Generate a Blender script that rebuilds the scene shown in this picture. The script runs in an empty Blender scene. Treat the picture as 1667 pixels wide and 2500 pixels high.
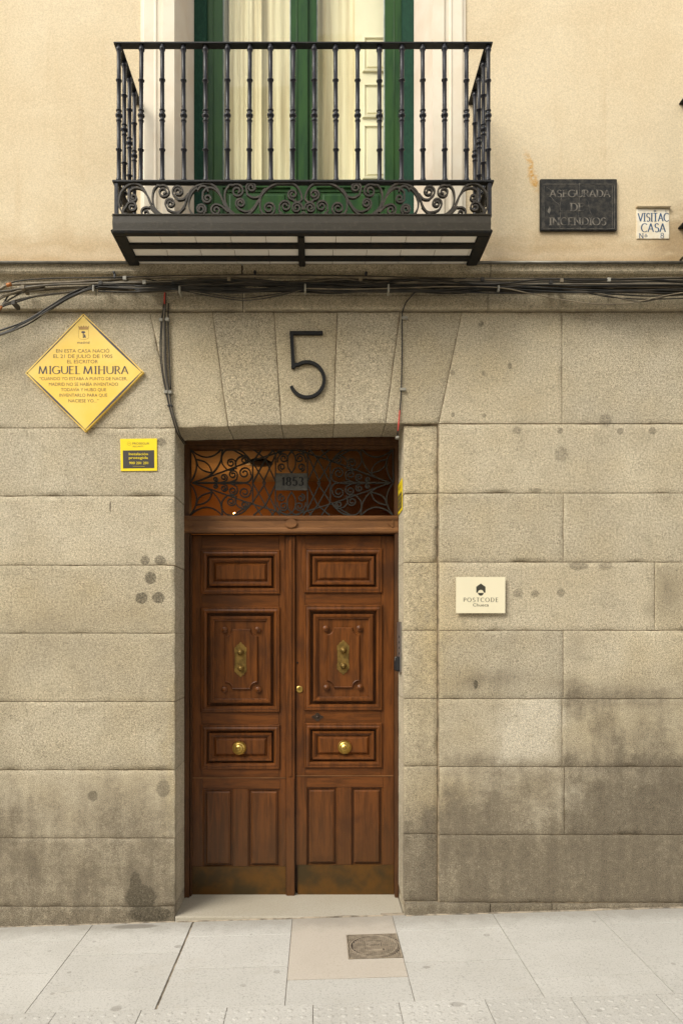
import bpy, bmesh, math, random
from mathutils import Vector, noise
random.seed(7)
R = math.radians
PI = math.pi
sc = bpy.context.scene
C = sc.collection

# ---------------------------------------------------------------- camera, sky, sun, exposure
CAM_Y, CAM_Z, F = -4.4, 1.75, 1760.0          # metres; focal length in photograph pixels
cam = bpy.data.cameras.new('camera')
cam.sensor_fit = 'VERTICAL'
cam.sensor_height = 36.0
cam.sensor_width = 24.0
cam.lens = F / 2500 * 36
cam.shift_x = (833.5 - 775) / 2500
cam.shift_y = (1545 - 1250) / 2500
cam.clip_end = 400
cam_o = bpy.data.objects.new('camera', cam)
C.objects.link(cam_o)
cam_o.location = (0, CAM_Y, CAM_Z)
cam_o.rotation_euler = (R(90), 0, 0)
sc.camera = cam_o

SUN_EL, SUN_AZ = 43, 225     # azimuth clockwise from +Y (so 180 = from behind the camera)
w = bpy.data.worlds.new('World')
sc.world = w
w.use_nodes = True
nt = w.node_tree
bg = nt.nodes['Background']
sky = nt.nodes.new('ShaderNodeTexSky')
sky.sky_type = 'NISHITA'
sky.sun_disc = False
sky.sun_elevation = R(SUN_EL)
sky.sun_rotation = R(SUN_AZ)
sky.dust_density = 1.0
hs = nt.nodes.new('ShaderNodeHueSaturation')
hs.inputs['Saturation'].default_value = 0.12
nt.links.new(sky.outputs[0], hs.inputs['Color'])
nt.links.new(hs.outputs[0], bg.inputs['Color'])
bg.inputs['Strength'].default_value = 0.15
sun = bpy.data.lights.new('sun', 'SUN')
sun.energy = 1.35
sun.angle = R(30)
sun.color = (1.0, 0.94, 0.82)
so = bpy.data.objects.new('sun', sun)
C.objects.link(so)
az, el = R(SUN_AZ), R(SUN_EL)
sd = Vector((math.sin(az) * math.cos(el), math.cos(az) * math.cos(el), math.sin(el)))
so.rotation_euler = sd.to_track_quat('Z', 'Y').to_euler()
so.location = (0, -6, 10)
sc.view_settings.view_transform = 'Standard'
sc.view_settings.look = 'None'
sc.view_settings.gamma = 1
sc.view_settings.exposure = 1.2
sc.view_settings.use_curve_mapping = False
sc.render.engine = 'CYCLES'
sc.cycles.max_bounces = 8

# ---------------------------------------------------------------- helpers
def px(x, y=0.0):
    return (x - 775.0) * (4.4 + y) / F
def pz(v, y=0.0):
    return CAM_Z - (v - 1545.0) * (4.4 + y) / F
def gz(x):
    return 0.013 + 0.03 * x
def gy(v, x=0.0):
    return (CAM_Z - gz(x)) * F / (v - 1545.0) - 4.4
def sm(a, b, t):
    t = max(0.0, min(1.0, (t - a) / (b - a)))
    return t * t * (3 - 2 * t)

class MB:
    def __init__(s):
        s.v = []; s.f = []; s.sm = []; s.col = None
    def add(s, vs, fs, smooth=False):
        n = len(s.v)
        s.v += [tuple(v) for v in vs]
        s.f += [tuple(i + n for i in f) for f in fs]
        s.sm += [smooth] * len(fs)
    def box(s, x0, x1, y0, y1, z0, z1):
        if x0 > x1: x0, x1 = x1, x0
        if y0 > y1: y0, y1 = y1, y0
        if z0 > z1: z0, z1 = z1, z0
        s.add([(x0,y0,z0),(x1,y0,z0),(x1,y1,z0),(x0,y1,z0),(x0,y0,z1),(x1,y0,z1),(x1,y1,z1),(x0,y1,z1)],
              [(0,3,2,1),(4,5,6,7),(0,1,5,4),(1,2,6,5),(2,3,7,6),(3,0,4,7)])
        return s
    def prism(s, poly, y0, y1, back=True):      # poly in (x,z), counter-clockwise seen from the street (-Y); y0 is the front
        n = len(poly)
        a = sum(poly[i][0]*poly[(i+1)%n][1]-poly[(i+1)%n][0]*poly[i][1] for i in range(n))
        if a < 0: poly = poly[::-1]
        vs = [(p[0], y0, p[1]) for p in poly] + [(p[0], y1, p[1]) for p in poly]
        fs = [tuple(range(n))]
        for i in range(n):
            j = (i+1) % n
            fs.append((i, i+n, j+n, j))
        if back: fs.append(tuple(range(2*n-1, n-1, -1)))
        s.add(vs, fs)
        return s
    def lathe(s, prof, c, axis='z', n=16, smooth=True):   # prof: (r, h) along axis
        cx, cy, cz = c
        vs = []
        for r, h in prof:
            for k in range(n):
                a = 2*PI*k/n
                if axis == 'z': vs.append((cx+r*math.cos(a), cy+r*math.sin(a), cz+h))
                elif axis == 'y': vs.append((cx+r*math.cos(a), cy-h, cz+r*math.sin(a)))
                else: vs.append((cx-h, cy+r*math.cos(a), cz+r*math.sin(a)))
        fs = []
        for i in range(len(prof)-1):
            for k in range(n):
                k2 = (k+1) % n
                fs.append((i*n+k, i*n+k2, (i+1)*n+k2, (i+1)*n+k))
        fs.append(tuple(range(n-1, -1, -1)))
        fs.append(tuple((len(prof)-1)*n+k for k in range(n)))
        s.add(vs, fs, smooth)
        return s
    def tube(s, pts, r, n=6, smooth=True):
        pts = [Vector(p) for p in pts]
        vs = []; m = len(pts)
        for i, p in enumerate(pts):
            t = (pts[min(i+1, m-1)] - pts[max(i-1, 0)])
            if t.length < 1e-9: t = Vector((1,0,0))
            t.normalize()
            up = Vector((0,1,0)) if abs(t.y) < 0.9 else Vector((1,0,0))
            a = t.cross(up).normalized(); b = t.cross(a)
            for k in range(n):
                q = 2*PI*k/n
                vs.append(p + a*(r*math.cos(q)) + b*(r*math.sin(q)))
        fs = []
        for i in range(m-1):
            for k in range(n):
                k2 = (k+1) % n
                fs.append((i*n+k, i*n+k2, (i+1)*n+k2, (i+1)*n+k))
        fs.append(tuple(range(n-1, -1, -1))); fs.append(tuple((m-1)*n+k for k in range(n)))
        s.add(vs, fs, smooth)
        return s
    def ribbon(s, pts, t, y0, y1, wf=None, plane='xz', off=0.0):   # bar following pts in (x,z), thickness t in plane, y0..y1 deep
        m = len(pts)
        vs = []
        for i in range(m):
            a = pts[max(i-1, 0)]; b = pts[min(i+1, m-1)]
            dx, dz = b[0]-a[0], b[1]-a[1]
            l = math.hypot(dx, dz) or 1e-9
            nx, nz = -dz/l, dx/l
            ww = (wf(dx/l, dz/l, i/(m-1)) if wf else t) / 2
            for sgn, yy in ((1, y0), (-1, y0), (-1, y1), (1, y1)):
                u, z = pts[i][0]+nx*ww*sgn, pts[i][1]+nz*ww*sgn
                if plane == 'xz': vs.append((u, yy, z))
                else: vs.append((off + yy, u, z))
        fs = []
        for i in range(m-1):
            for k in range(4):
                k2 = (k+1) % 4
                fs.append((i*4+k, (i+1)*4+k, (i+1)*4+k2, i*4+k2))
        fs.append((0,1,2,3)); fs.append((4*m-1, 4*m-2, 4*m-3, 4*m-4))
        s.add(vs, fs)
        return s
    def rings(s, x0, x1, z0, z1, y, prof):     # nested rectangular mouldings, prof (inset, height towards the street)
        vs = []; fs = []
        for ins, h in prof:
            vs += [(x0+ins, y-h, z0+ins), (x1-ins, y-h, z0+ins), (x1-ins, y-h, z1-ins), (x0+ins, y-h, z1-ins)]
        for i in range(len(prof)-1):
            for k in range(4):
                k2 = (k+1) % 4
                fs.append((i*4+k, i*4+k2, (i+1)*4+k2, (i+1)*4+k))
        n = len(prof)-1
        fs.append((n*4, n*4+1, n*4+2, n*4+3))
        s.add(vs, fs)
        return s

def wloc(o):
    p = Vector((0,0,0))
    while o is not None:
        p += o.location; o = o.parent
    return p
def recalc(me, bevel=0.0):
    bm = bmesh.new(); bm.from_mesh(me)
    bmesh.ops.recalc_face_normals(bm, faces=bm.faces)
    if bevel:
        ed = [e for e in bm.edges if len(e.link_faces) == 2 and e.calc_face_angle(0) > 0.6]
        bmesh.ops.bevel(bm, geom=ed, offset=bevel, segments=2, affect='EDGES', clamp_overlap=True)
    bm.to_mesh(me); bm.free()
def build(name, mb, mat, parent=None, loc=None, bevel=0.0, label=None, recalc_n=True):
    me = bpy.data.meshes.new(name)
    if loc is not None: org = Vector(loc)
    elif parent is not None: org = wloc(parent)
    else: org = Vector((0,0,0))
    me.from_pydata([(v[0]-org.x, v[1]-org.y, v[2]-org.z) for v in mb.v], [], mb.f)
    me.polygons.foreach_set('use_smooth', mb.sm)
    if mb.col:
        ca = me.color_attributes.new('wear', 'FLOAT_COLOR', 'POINT')
        ca.data.foreach_set('color', [c for q in mb.col for c in q])
    if recalc_n or bevel: recalc(me, bevel)
    me.materials.append(mat)
    o = bpy.data.objects.new(name, me)
    C.objects.link(o)
    if parent is not None:
        o.parent = parent
        if loc is not None: o.location = Vector(loc) - wloc(parent)
    elif loc is not None: o.location = loc
    if label: o['label'] = label
    return o
def thing(name, label, cat, loc=(0,0,0), group=None):
    o = bpy.data.objects.new(name, None)
    o.empty_display_size = 0.1
    C.objects.link(o); o.location = loc
    o['label'] = label; o['category'] = cat
    if group: o['group'] = group
    return o
def tag(o, label, cat, group=None):
    o['label'] = label; o['category'] = cat
    if group: o['group'] = group
    return o
def struct(o):
    o['kind'] = 'structure'; return o
def inst(o, parent, dx=0, dy=0, dz=0, rz=0):    # copy of a part, sharing its mesh
    c = o.copy(); C.objects.link(c); c.parent = parent
    c.location = o.location + Vector((dx, dy, dz)); c.rotation_euler.z = rz
    return c
def copy_tree(o, parent=None):
    c = o.copy(); C.objects.link(c); c.parent = parent
    for ch in list(o.children): copy_tree(ch, c)
    return c
def smooth_pts(P, n=8):          # Catmull-Rom through the points
    out = []
    for i in range(len(P)-1):
        p0 = P[max(i-1,0)]; p1 = P[i]; p2 = P[i+1]; p3 = P[min(i+2, len(P)-1)]
        for k in range(n):
            t = k/n
            out.append(tuple(0.5*((2*p1[j]) + (-p0[j]+p2[j])*t + (2*p0[j]-5*p1[j]+4*p2[j]-p3[j])*t*t + (-p0[j]+3*p1[j]-3*p2[j]+p3[j])*t**3) for j in range(len(p1))))
    out.append(tuple(P[-1]))
    return out
def arc(cx, cy, r, a0, a1, n=16, ry=None):
    ry = r if ry is None else ry
    return [(cx+r*math.cos(R(a0+(a1-a0)*i/n)), cy+ry*math.sin(R(a0+(a1-a0)*i/n))) for i in range(n+1)]
def curl(cx, cy, r, a0, turns, rin=0.28, n=None):   # spiral inwards from angle a0 (degrees, photograph y down), turns signed
    n = n or int(abs(turns)*18)
    return [(cx+(r+(r*rin-r)*(i/n)**0.9)*math.cos(R(a0)+2*PI*turns*i/n), cy+(r+(r*rin-r)*(i/n)**0.9)*math.sin(R(a0)+2*PI*turns*i/n)) for i in range(n+1)]

# ---------------------------------------------------------------- materials
class NT:
    def __init__(s, name):
        s.m = bpy.data.materials.new(name); s.m.use_nodes = True
        s.t = s.m.node_tree; s.b = s.t.nodes['Principled BSDF']
        s.pos = s.t.nodes.new('ShaderNodeNewGeometry').outputs['Position']
    def n(s, kind, **kw):
        o = s.t.nodes.new(kind)
        for k, v in kw.items(): setattr(o, k, v)
        return o
    def l(s, a, b): s.t.links.new(a, b)
    def val(s, sock, v):
        if isinstance(v, (int, float, tuple)): sock.default_value = v
        else: s.l(v, sock)
    def noise(s, scale, detail=4, rough=0.55, vec=None, dist=0.0, sx=(1,1,1)):
        o = s.n('ShaderNodeTexNoise'); o.inputs['Scale'].default_value = scale
        o.inputs['Detail'].default_value = detail; o.inputs['Roughness'].default_value = rough
        o.inputs['Distortion'].default_value = dist
        v = vec or s.pos
        if sx != (1,1,1):
            mp = s.n('ShaderNodeMapping'); mp.inputs['Scale'].default_value = sx
            s.l(v, mp.inputs['Vector']); v = mp.outputs[0]
        s.l(v, o.inputs['Vector'])
        return o.outputs['Fac']
    def ramp(s, fac, stops):
        o = s.n('ShaderNodeMapRange'); o.interpolation_type = 'SMOOTHSTEP'
        a, b = stops
        o.inputs['From Min'].default_value = a; o.inputs['From Max'].default_value = b
        s.l(fac, o.inputs['Value'])
        return o.outputs[0]
    def math(s, op, a, b=None, clamp=False):
        o = s.n('ShaderNodeMath', operation=op, use_clamp=clamp)
        s.val(o.inputs[0], a)
        if b is not None: s.val(o.inputs[1], b)
        return o.outputs[0]
    def mix(s, fac, a, b, mode='MIX'):
        o = s.n('ShaderNodeMix', data_type='RGBA', blend_type=mode)
        s.val(o.inputs['Factor'], fac)
        for sock, v in ((o.inputs[6], a), (o.inputs[7], b)):
            if isinstance(v, tuple): sock.default_value = (*v[:3], 1)
            else: s.l(v, sock)
        return o.outputs[2]
    def bump(s, h, strength, dist, prev=None):
        o = s.n('ShaderNodeBump'); o.inputs['Strength'].default_value = strength
        o.inputs['Distance'].default_value = dist
        s.l(h, o.inputs['Height'])
        if prev: s.l(prev, o.inputs['Normal'])
        return o.outputs[0]
    def xz(s):
        o = s.n('ShaderNodeSeparateXYZ'); s.l(s.pos, o.inputs[0]); return o.outputs
    def done(s, col=None, rough=None, metal=None, nrm=None, spec=None):
        if col is not None: s.val(s.b.inputs['Base Color'], (*col[:3], 1) if isinstance(col, tuple) else col)
        if rough is not None: s.val(s.b.inputs['Roughness'], rough)
        if metal is not None: s.val(s.b.inputs['Metallic'], metal)
        if spec is not None: s.val(s.b.inputs['Specular IOR Level'], spec)
        if nrm is not None: s.l(nrm, s.b.inputs['Normal'])
        return s.m

def spots(t, items):        # stains with a shape of their own: (px, py, rx, ry, strength) on the facade plane
    x, y, z = t.xz()
    wob = t.noise(45, 3, 0.6)
    acc = None
    for (a, b, rx, rz, st) in items:
        dx = t.math('MULTIPLY', t.math('SUBTRACT', x, px(a)), 400.0/rx)
        dz = t.math('MULTIPLY', t.math('SUBTRACT', z, pz(b)), 400.0/rz)
        d = t.math('ADD', t.math('MULTIPLY', dx, dx), t.math('MULTIPLY', dz, dz))
        d = t.math('ADD', d, t.math('MULTIPLY', wob, 0.9))
        m = t.math('MULTIPLY', t.ramp(d, (1.75, 1.15)), st)
        acc = m if acc is None else t.math('MAXIMUM', acc, m)
    return acc

def m_stone(name, front=True):
    t = NT(name)
    at = t.n('ShaderNodeAttribute', attribute_name='wear')
    sep = t.n('ShaderNodeSeparateColor'); t.l(at.outputs['Color'], sep.inputs[0])
    dirt, pale, warm = sep.outputs[0], sep.outputs[1], sep.outputs[2]
    oi = t.n('ShaderNodeObjectInfo')
    big = t.noise(2.2, 5, 0.6); mid = t.noise(11, 5, 0.65, dist=0.5); fine = t.noise(72, 5, 0.9); grain = t.noise(190, 2, 0.6)
    base = t.mix(t.ramp(big, (0.35, 0.68)), (0.435, 0.368, 0.25), (0.565, 0.488, 0.34))
    base = t.mix(t.math('MULTIPLY', oi.outputs['Random'], 0.75), base, (0.51, 0.45, 0.335))
    base = t.mix(warm, base, (0.47, 0.375, 0.215))
    base = t.mix(pale, base, (0.60, 0.54, 0.42))
    base = t.mix(t.math('MULTIPLY', t.ramp(mid, (0.47, 0.72)), 0.5), base, (0.36, 0.31, 0.215))
    brk = t.noise(24, 6, 0.78, dist=0.2)
    dn = t.math('ADD', t.math('ADD', t.math('MULTIPLY', t.math('SUBTRACT', brk, 0.5), 1.3), t.math('MULTIPLY', t.math('SUBTRACT', t.noise(13, 4, 0.6, sx=(1, 1, 0.14)), 0.5), 0.8)), t.math('MULTIPLY', t.math('SUBTRACT', fine, 0.5), 3.2))
    dm = t.math('ADD', dirt, t.math('MULTIPLY', dn, t.ramp(dirt, (0.03, 0.45))), clamp=True)
    base = t.mix(dm, base, (0.170, 0.140, 0.098))
    if front:
        sp = spots(t, [(355,1368,11,12,.7),(391,1368,13,12,.65),(368,1411,14,15,.8),(346,1460,15,14,.8),(387,1459,15,14,.8),
                       (395,1080,11,10,.6),(227,1943,12,13,.65),(399,1925,17,21,.5),(1174,791,6,7,.6),(1244,894,6,8,.5),
                       (1104,910,6,6,.5),(1181,911,5,6,.5),(1105,1013,5,6,.5),(1181,1014,6,6,.5),(1262,1051,11,8,.45),
                       (1367,1051,7,8,.55),(1477,1027,15,16,.4),(1513,1053,8,8,.5),(1592,1052,9,9,.55),(1369,1109,16,19,.35),
                       (1264,1448,12,11,.4),(1305,1449,10,8,.5),(1368,1447,9,10,.5),(1161,1671,5,11,.9),(1411,1382,24,10,.5),(1478,1382,18,9,.4),
                       (1305,1196,16,5,.4),(345,2192,38,32,1),(331,2158,14,30,.9),(368,2232,52,20,1),(270,1237,2,14,.9)])
        base = t.mix(t.math('MULTIPLY', sp, t.ramp(fine, (0.72, 0.48))), base, (0.105, 0.088, 0.06))
    spk = t.math('ADD', t.math('MULTIPLY', t.math('SUBTRACT', fine, 0.5), 2.7), t.math('MULTIPLY', t.math('SUBTRACT', grain, 0.5), 2.4))
    rv = t.math('FRACT', t.math('MULTIPLY', oi.outputs['Random'], 17.3))
    spk = t.math('ADD', spk, t.math('MULTIPLY', t.math('SUBTRACT', rv, 0.5), 0.16))
    lum = t.math('ADD', 1.0, spk)
    cc = t.n('ShaderNodeCombineColor')
    for i in range(3): t.l(lum, cc.inputs[i])
    col = t.mix(1.0, base, cc.outputs[0], 'MULTIPLY')
    nb = t.bump(fine, 0.8, 0.008)
    nb = t.bump(mid, 0.35, 0.01, nb)
    return t.done(col, 0.9, nrm=nb, spec=0.25)

def m_plaster():
    t = NT('ochre_plaster')
    x, y, z = t.xz()
    big = t.noise(1.1, 5, 0.6, dist=0.4); mid = t.noise(6, 4, 0.6, sx=(1,1,2.2)); fine = t.noise(130, 3, 0.7); f2 = t.noise(45, 3, 0.6)
    base = t.mix(t.ramp(big, (0.35, 0.68)), (0.61, 0.495, 0.32), (0.655, 0.55, 0.375))
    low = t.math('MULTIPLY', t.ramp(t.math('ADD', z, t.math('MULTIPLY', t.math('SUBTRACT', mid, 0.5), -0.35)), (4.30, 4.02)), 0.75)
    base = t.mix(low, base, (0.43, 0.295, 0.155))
    # pale wash just above the ledge
    ps = t.math('MULTIPLY', t.ramp(t.math('ABSOLUTE', t.math('SUBTRACT', t.math('ADD', z, t.math('MULTIPLY', t.noise(1.6, 2), 0.16)), 4.155)), (0.055, 0.0)), 0.6)
    base = t.mix(ps, base, (0.60, 0.48, 0.32))
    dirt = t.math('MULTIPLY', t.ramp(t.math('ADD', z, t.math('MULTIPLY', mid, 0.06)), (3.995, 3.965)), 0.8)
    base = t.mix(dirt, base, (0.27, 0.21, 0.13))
    # rusty crack stain above the slate plaque, ragged area by the next balcony
    wx = t.math('ADD', x, t.math('MULTIPLY', t.math('SUBTRACT', t.noise(14, 3), 0.5), 0.10))
    ln = t.math('ABSOLUTE', t.math('SUBTRACT', t.math('SUBTRACT', wx, px(1285, .02)), t.math('MULTIPLY', t.math('SUBTRACT', pz(380, .02), z), 0.28)))
    cr = t.math('MULTIPLY', t.ramp(ln, (0.035, 0.004)), t.math('MULTIPLY', t.ramp(z, (4.43, 4.50)), t.ramp(z, (4.74, 4.60))))
    base = t.mix(t.math('MULTIPLY', cr, t.ramp(f2, (0.36, 0.56))), base, (0.58, 0.33, 0.10))
    rg = t.math('MULTIPLY', t.ramp(t.math('ADD', x, t.math('MULTIPLY', t.math('SUBTRACT', mid, 0.5), 0.5)), (1.98, 2.2)), t.ramp(t.math('ADD', z, t.math('MULTIPLY', mid, 0.4)), (4.62, 4.42)))
    base = t.mix(t.math('MULTIPLY', rg, 0.7), base, (0.33, 0.23, 0.12))
    wv = t.noise(3.0, 6, 0.7, dist=0.8)
    hair = t.math('MULTIPLY', t.ramp(t.math('ABSOLUTE', t.math('SUBTRACT', wv, 0.5)), (0.0035, 0.0)), t.math('MULTIPLY', t.ramp(t.noise(1.3, 2), (0.54, 0.62)), 0.35))
    base = t.mix(hair, base, (0.33, 0.23, 0.12))
    strk = t.noise(7, 4, 0.65, sx=(1.6, 1, 0.12))
    base = t.mix(t.math('MULTIPLY', t.ramp(strk, (0.56, 0.74)), 0.28), base, (0.50, 0.37, 0.21))
    base = t.mix(t.math('MULTIPLY', t.ramp(mid, (0.52, 0.72)), 0.18), base, (0.72, 0.62, 0.44))
    g = t.math('ADD', 1.0, t.math('MULTIPLY', t.math('SUBTRACT', fine, 0.5), 0.75))
    cc = t.n('ShaderNodeCombineColor')
    for i in range(3): t.l(g, cc.inputs[i])
    col = t.mix(1.0, base, cc.outputs[0], 'MULTIPLY')
    nb = t.bump(fine, 0.3, 0.004); nb = t.bump(f2, 0.22, 0.006, nb)
    return t.done(col, 0.92, nrm=nb, spec=0.2)

def m_simple(name, col, rough=0.5, metal=0.0, var=0.15, scale=20, bump=0.15, dark=None, spec=0.5, sx=(1,1,1), bd=0.002):
    t = NT(name)
    a = t.noise(scale, 5, 0.6, sx=sx)
    d = dark or tuple(c*(1-var*2.2) for c in col)
    c = t.mix(t.ramp(a, (0.38, 0.66)), col, d)
    b = t.noise(scale*6, 3, 0.6)
    r = t.math('ADD', rough - 0.06, t.math('MULTIPLY', a, 0.14))
    nb = t.bump(b, bump, bd) if bump else None
    return t.done(c, r, metal, nb, spec)

def m_iron(name, base, grime, rough=0.38, g=0.5):
    t = NT(name)
    a = t.noise(35, 5, 0.65); b = t.noise(160, 3, 0.7)
    c = t.mix(t.math('MULTIPLY', t.ramp(a, (0.5, 0.72)), g), base, grime)
    nb = t.bump(a, 0.4, 0.003); nb = t.bump(b, 0.25, 0.0015, nb)
    return t.done(c, t.math('ADD', rough, t.math('MULTIPLY', a, 0.25)), 0.0, nb, 0.32)

def m_wood(name, a, b, c, rough=0.28, horiz=False, wear=True):
    t = NT(name)
    oi = t.n('ShaderNodeObjectInfo')
    off = t.n('ShaderNodeVectorMath', operation='ADD')
    sc_ = t.n('ShaderNodeVectorMath', operation='SCALE'); t.l(oi.outputs['Location'], sc_.inputs[0]); sc_.inputs['Scale'].default_value = 7.3
    t.l(t.pos, off.inputs[0]); t.l(sc_.outputs[0], off.inputs[1])
    s1 = (1,1,11) if horiz else (11,11,1)
    s2 = (4,4,70) if horiz else (70,70,4)
    gr = t.noise(3.2, 5, 0.65, vec=off.outputs[0], sx=s1, dist=0.6)
    fi = t.noise(3.0, 4, 0.7, vec=off.outputs[0], sx=s2)
    bl = t.noise(3.3, 4, 0.6, dist=0.3)
    c1 = t.mix(t.ramp(gr, (0.36, 0.66)), a, b)
    c1 = t.mix(t.math('MULTIPLY', t.ramp(bl, (0.52, 0.72)), 0.75), c1, c)
    c1 = t.mix(t.math('MULTIPLY', t.ramp(fi, (0.5, 0.8)), 0.5), c1, tuple(q*0.4 for q in b))
    if wear:
        x, y, z = t.xz()
        lo = t.math('MULTIPLY', t.ramp(t.math('ADD', z, t.math('MULTIPLY', bl, 0.7)), (1.25, 0.55)), 0.6)
        c1 = t.mix(lo, c1, (0.070, 0.034, 0.012))
        sc2 = t.noise(60, 3, 0.7)
        c1 = t.mix(t.math('MULTIPLY', t.ramp(sc2, (0.69, 0.76)), 0.5), c1, (0.24, 0.12, 0.05))
    nb = t.bump(fi, 0.18, 0.002); nb = t.bump(bl, 0.1, 0.004, nb)
    return t.done(c1, t.math('ADD', rough, t.math('MULTIPLY', bl, 0.18)), 0, nb, 0.36)

def m_glass(name, tint, ior, rough=0.0):
    t = NT(name)
    fr = t.n('ShaderNodeFresnel'); fr.inputs['IOR'].default_value = ior
    tr = t.n('ShaderNodeBsdfTransparent'); tr.inputs[0].default_value = (*tint, 1)
    gl = t.n('ShaderNodeBsdfGlossy'); gl.inputs['Roughness'].default_value = rough
    # old glass is never quite flat
    nb = t.bump(t.noise(2.4, 2, 0.5), 0.05, 0.02)
    t.l(nb, gl.inputs['Normal'])
    mx = t.n('ShaderNodeMixShader'); t.l(t.math('MULTIPLY', fr.outputs[0], t.math('SUBTRACT', 1.0, t.pos.node.outputs['Backfacing'])), mx.inputs[0]); t.l(tr.outputs[0], mx.inputs[1]); t.l(gl.outputs[0], mx.inputs[2])
    out = [q for q in t.t.nodes if q.type == 'OUTPUT_MATERIAL'][0]
    t.l(mx.outputs[0], out.inputs[0])
    return t.m

def m_granite(name, a, b, speck, dirt=True, sp=None, lum=1.0):
    t = NT(name)
    oi = t.n('ShaderNodeObjectInfo')
    big = t.noise(1.7, 5, 0.6, dist=0.3); mid = t.noise(9, 4, 0.6); fine = t.noise(100, 3, 0.8); grain = t.noise(240, 2, 0.6)
    c = t.mix(t.ramp(big, (0.35, 0.65)), a, b)
    c = t.mix(t.math('MULTIPLY', oi.outputs['Random'], 0.5), c, tuple(q*0.88 for q in b))
    k = t.math('ADD', t.math('MULTIPLY', t.ramp(fine, (0.52, 0.66)), 0.6), t.math('MULTIPLY', t.ramp(grain, (0.58, 0.7)), 0.45), clamp=True)
    c = t.mix(t.math('MULTIPLY', k, 0.9), c, speck)
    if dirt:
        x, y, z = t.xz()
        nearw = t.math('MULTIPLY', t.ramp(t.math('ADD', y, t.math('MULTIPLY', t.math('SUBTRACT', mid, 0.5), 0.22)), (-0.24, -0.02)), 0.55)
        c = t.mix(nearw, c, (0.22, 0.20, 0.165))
        gum = t.n('ShaderNodeTexVoronoi'); gum.inputs['Scale'].default_value = 5.5; t.l(t.pos, gum.inputs['Vector'])
        gsel = t.n('ShaderNodeSeparateColor'); t.l(gum.outputs['Color'], gsel.inputs[0])
        gm = t.math('MULTIPLY', t.ramp(gum.outputs['Distance'], (0.085, 0.05)), t.ramp(gsel.outputs[0], (0.72, 0.76)))
        c = t.mix(t.math('MULTIPLY', gm, 0.45), c, (0.20, 0.185, 0.16))
        c = t.mix(t.math('MULTIPLY', t.ramp(t.noise(4.0, 6, 0.7, dist=0.5), (0.55, 0.75)), 0.35), c, (0.40, 0.36, 0.30))
        # smudges: (px, py, rx, ry)
        acc = None
        wob = t.noise(30, 3, 0.6)
        for (u, v, rx, ry, st) in ((330,2262,55,9,.9),(435,2311,10,5,.6),(286,2462,14,7,.55),(1187,2283,8,5,.4),(1041,2361,10,4,.6),(1115,2452,18,6,.5),(676,2372,8,5,.5),(594,2405,8,4,.4),(1645,2353,6,4,.5),(1560,2232,14,8,-1)):
            if st < 0: continue
            X = (u-775)*(4.4+gy(v, (u-775)/400*0.9))/F; Y = gy(v, X)
            dx = t.math('MULTIPLY', t.math('SUBTRACT', x, X), F/(4.4+Y)/rx)
            dy = t.math('MULTIPLY', t.math('SUBTRACT', y, Y), 260.0/ry)
            d = t.math('ADD', t.math('ADD', t.math('MULTIPLY', dx, dx), t.math('MULTIPLY', dy, dy)), t.math('MULTIPLY', wob, 0.9))
            m = t.math('MULTIPLY', t.ramp(d, (1.8, 1.0)), st)
            acc = m if acc is None else t.math('MAXIMUM', acc, m)
        c = t.mix(t.math('MULTIPLY', acc, 0.7), c, (0.14, 0.12, 0.095))
    nb = t.bump(fine, 0.4, 0.003); nb = t.bump(mid, 0.15, 0.005, nb)
    return t.done(c, 0.85, nrm=nb, spec=0.3)

M = {}
M['stone'] = m_stone('granite_ashlar')
M['mortar'] = m_simple('mortar', (0.34, 0.27, 0.18), 0.95, var=0.25, scale=25, bump=0.5, spec=0.1, bd=0.004)
M['plaster'] = m_plaster()
M['white'] = m_simple('cream_painted_plaster', (0.73, 0.655, 0.52), 0.8, var=0.05, scale=5, bump=0.12, dark=(0.69, 0.60, 0.46), spec=0.3)
M['reveal'] = m_simple('cream_reveal_paint', (0.68, 0.585, 0.47), 0.8, var=0.05, scale=4, bump=0.12, dark=(0.63, 0.52, 0.40), spec=0.3)
M['iron'] = m_iron('black_painted_iron', (0.010, 0.010, 0.010), (0.035, 0.028, 0.02), 0.4, 0.4)
M['baluster'] = m_iron('glossy_painted_iron', (0.012, 0.012, 0.016), (0.035, 0.03, 0.025), 0.22, 0.4)
M['scroll'] = m_iron('worn_scroll_iron', (0.030, 0.024, 0.017), (0.10, 0.08, 0.058), 0.36, 0.6)
M['fascia'] = m_iron('grey_brown_painted_iron', (0.034, 0.028, 0.018), (0.062, 0.052, 0.036), 0.42, 0.7)
M['grille'] = m_iron('dull_grille_iron', (0.026, 0.024, 0.019), (0.05, 0.044, 0.033), 0.5, 0.6)
M['under'] = m_iron('rusty_black_iron', (0.013, 0.012, 0.010), (0.06, 0.036, 0.018), 0.55, 0.55)
M['tile'] = m_simple('pale_soffit_tile', (0.90, 0.85, 0.76), 0.35, var=0.04, scale=3, bump=0.02, spec=0.5)
M['zinc'] = m_simple('zinc_flashing', (0.30, 0.29, 0.25), 0.5, metal=0.5, var=0.15, scale=12, bump=0.2)
M['green'] = m_simple('green_gloss_paint', (0.030, 0.076, 0.022), 0.3, var=0.08, scale=3, bump=0.03, spec=0.15, dark=(0.017, 0.050, 0.018), sx=(6,6,1))
M['teal'] = m_simple('weathered_teal_paint', (0.014, 0.058, 0.034), 0.6, var=0.2, scale=40, bump=0.7, spec=0.12, dark=(0.010, 0.042, 0.026), sx=(3,3,1), bd=0.006)
M['putty'] = m_simple('window_putty', (0.42, 0.47, 0.44), 0.5)
M['wood'] = m_wood('varnished_oak_door', (0.165, 0.052, 0.010), (0.082, 0.026, 0.0052), (0.062, 0.021, 0.006))
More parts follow.
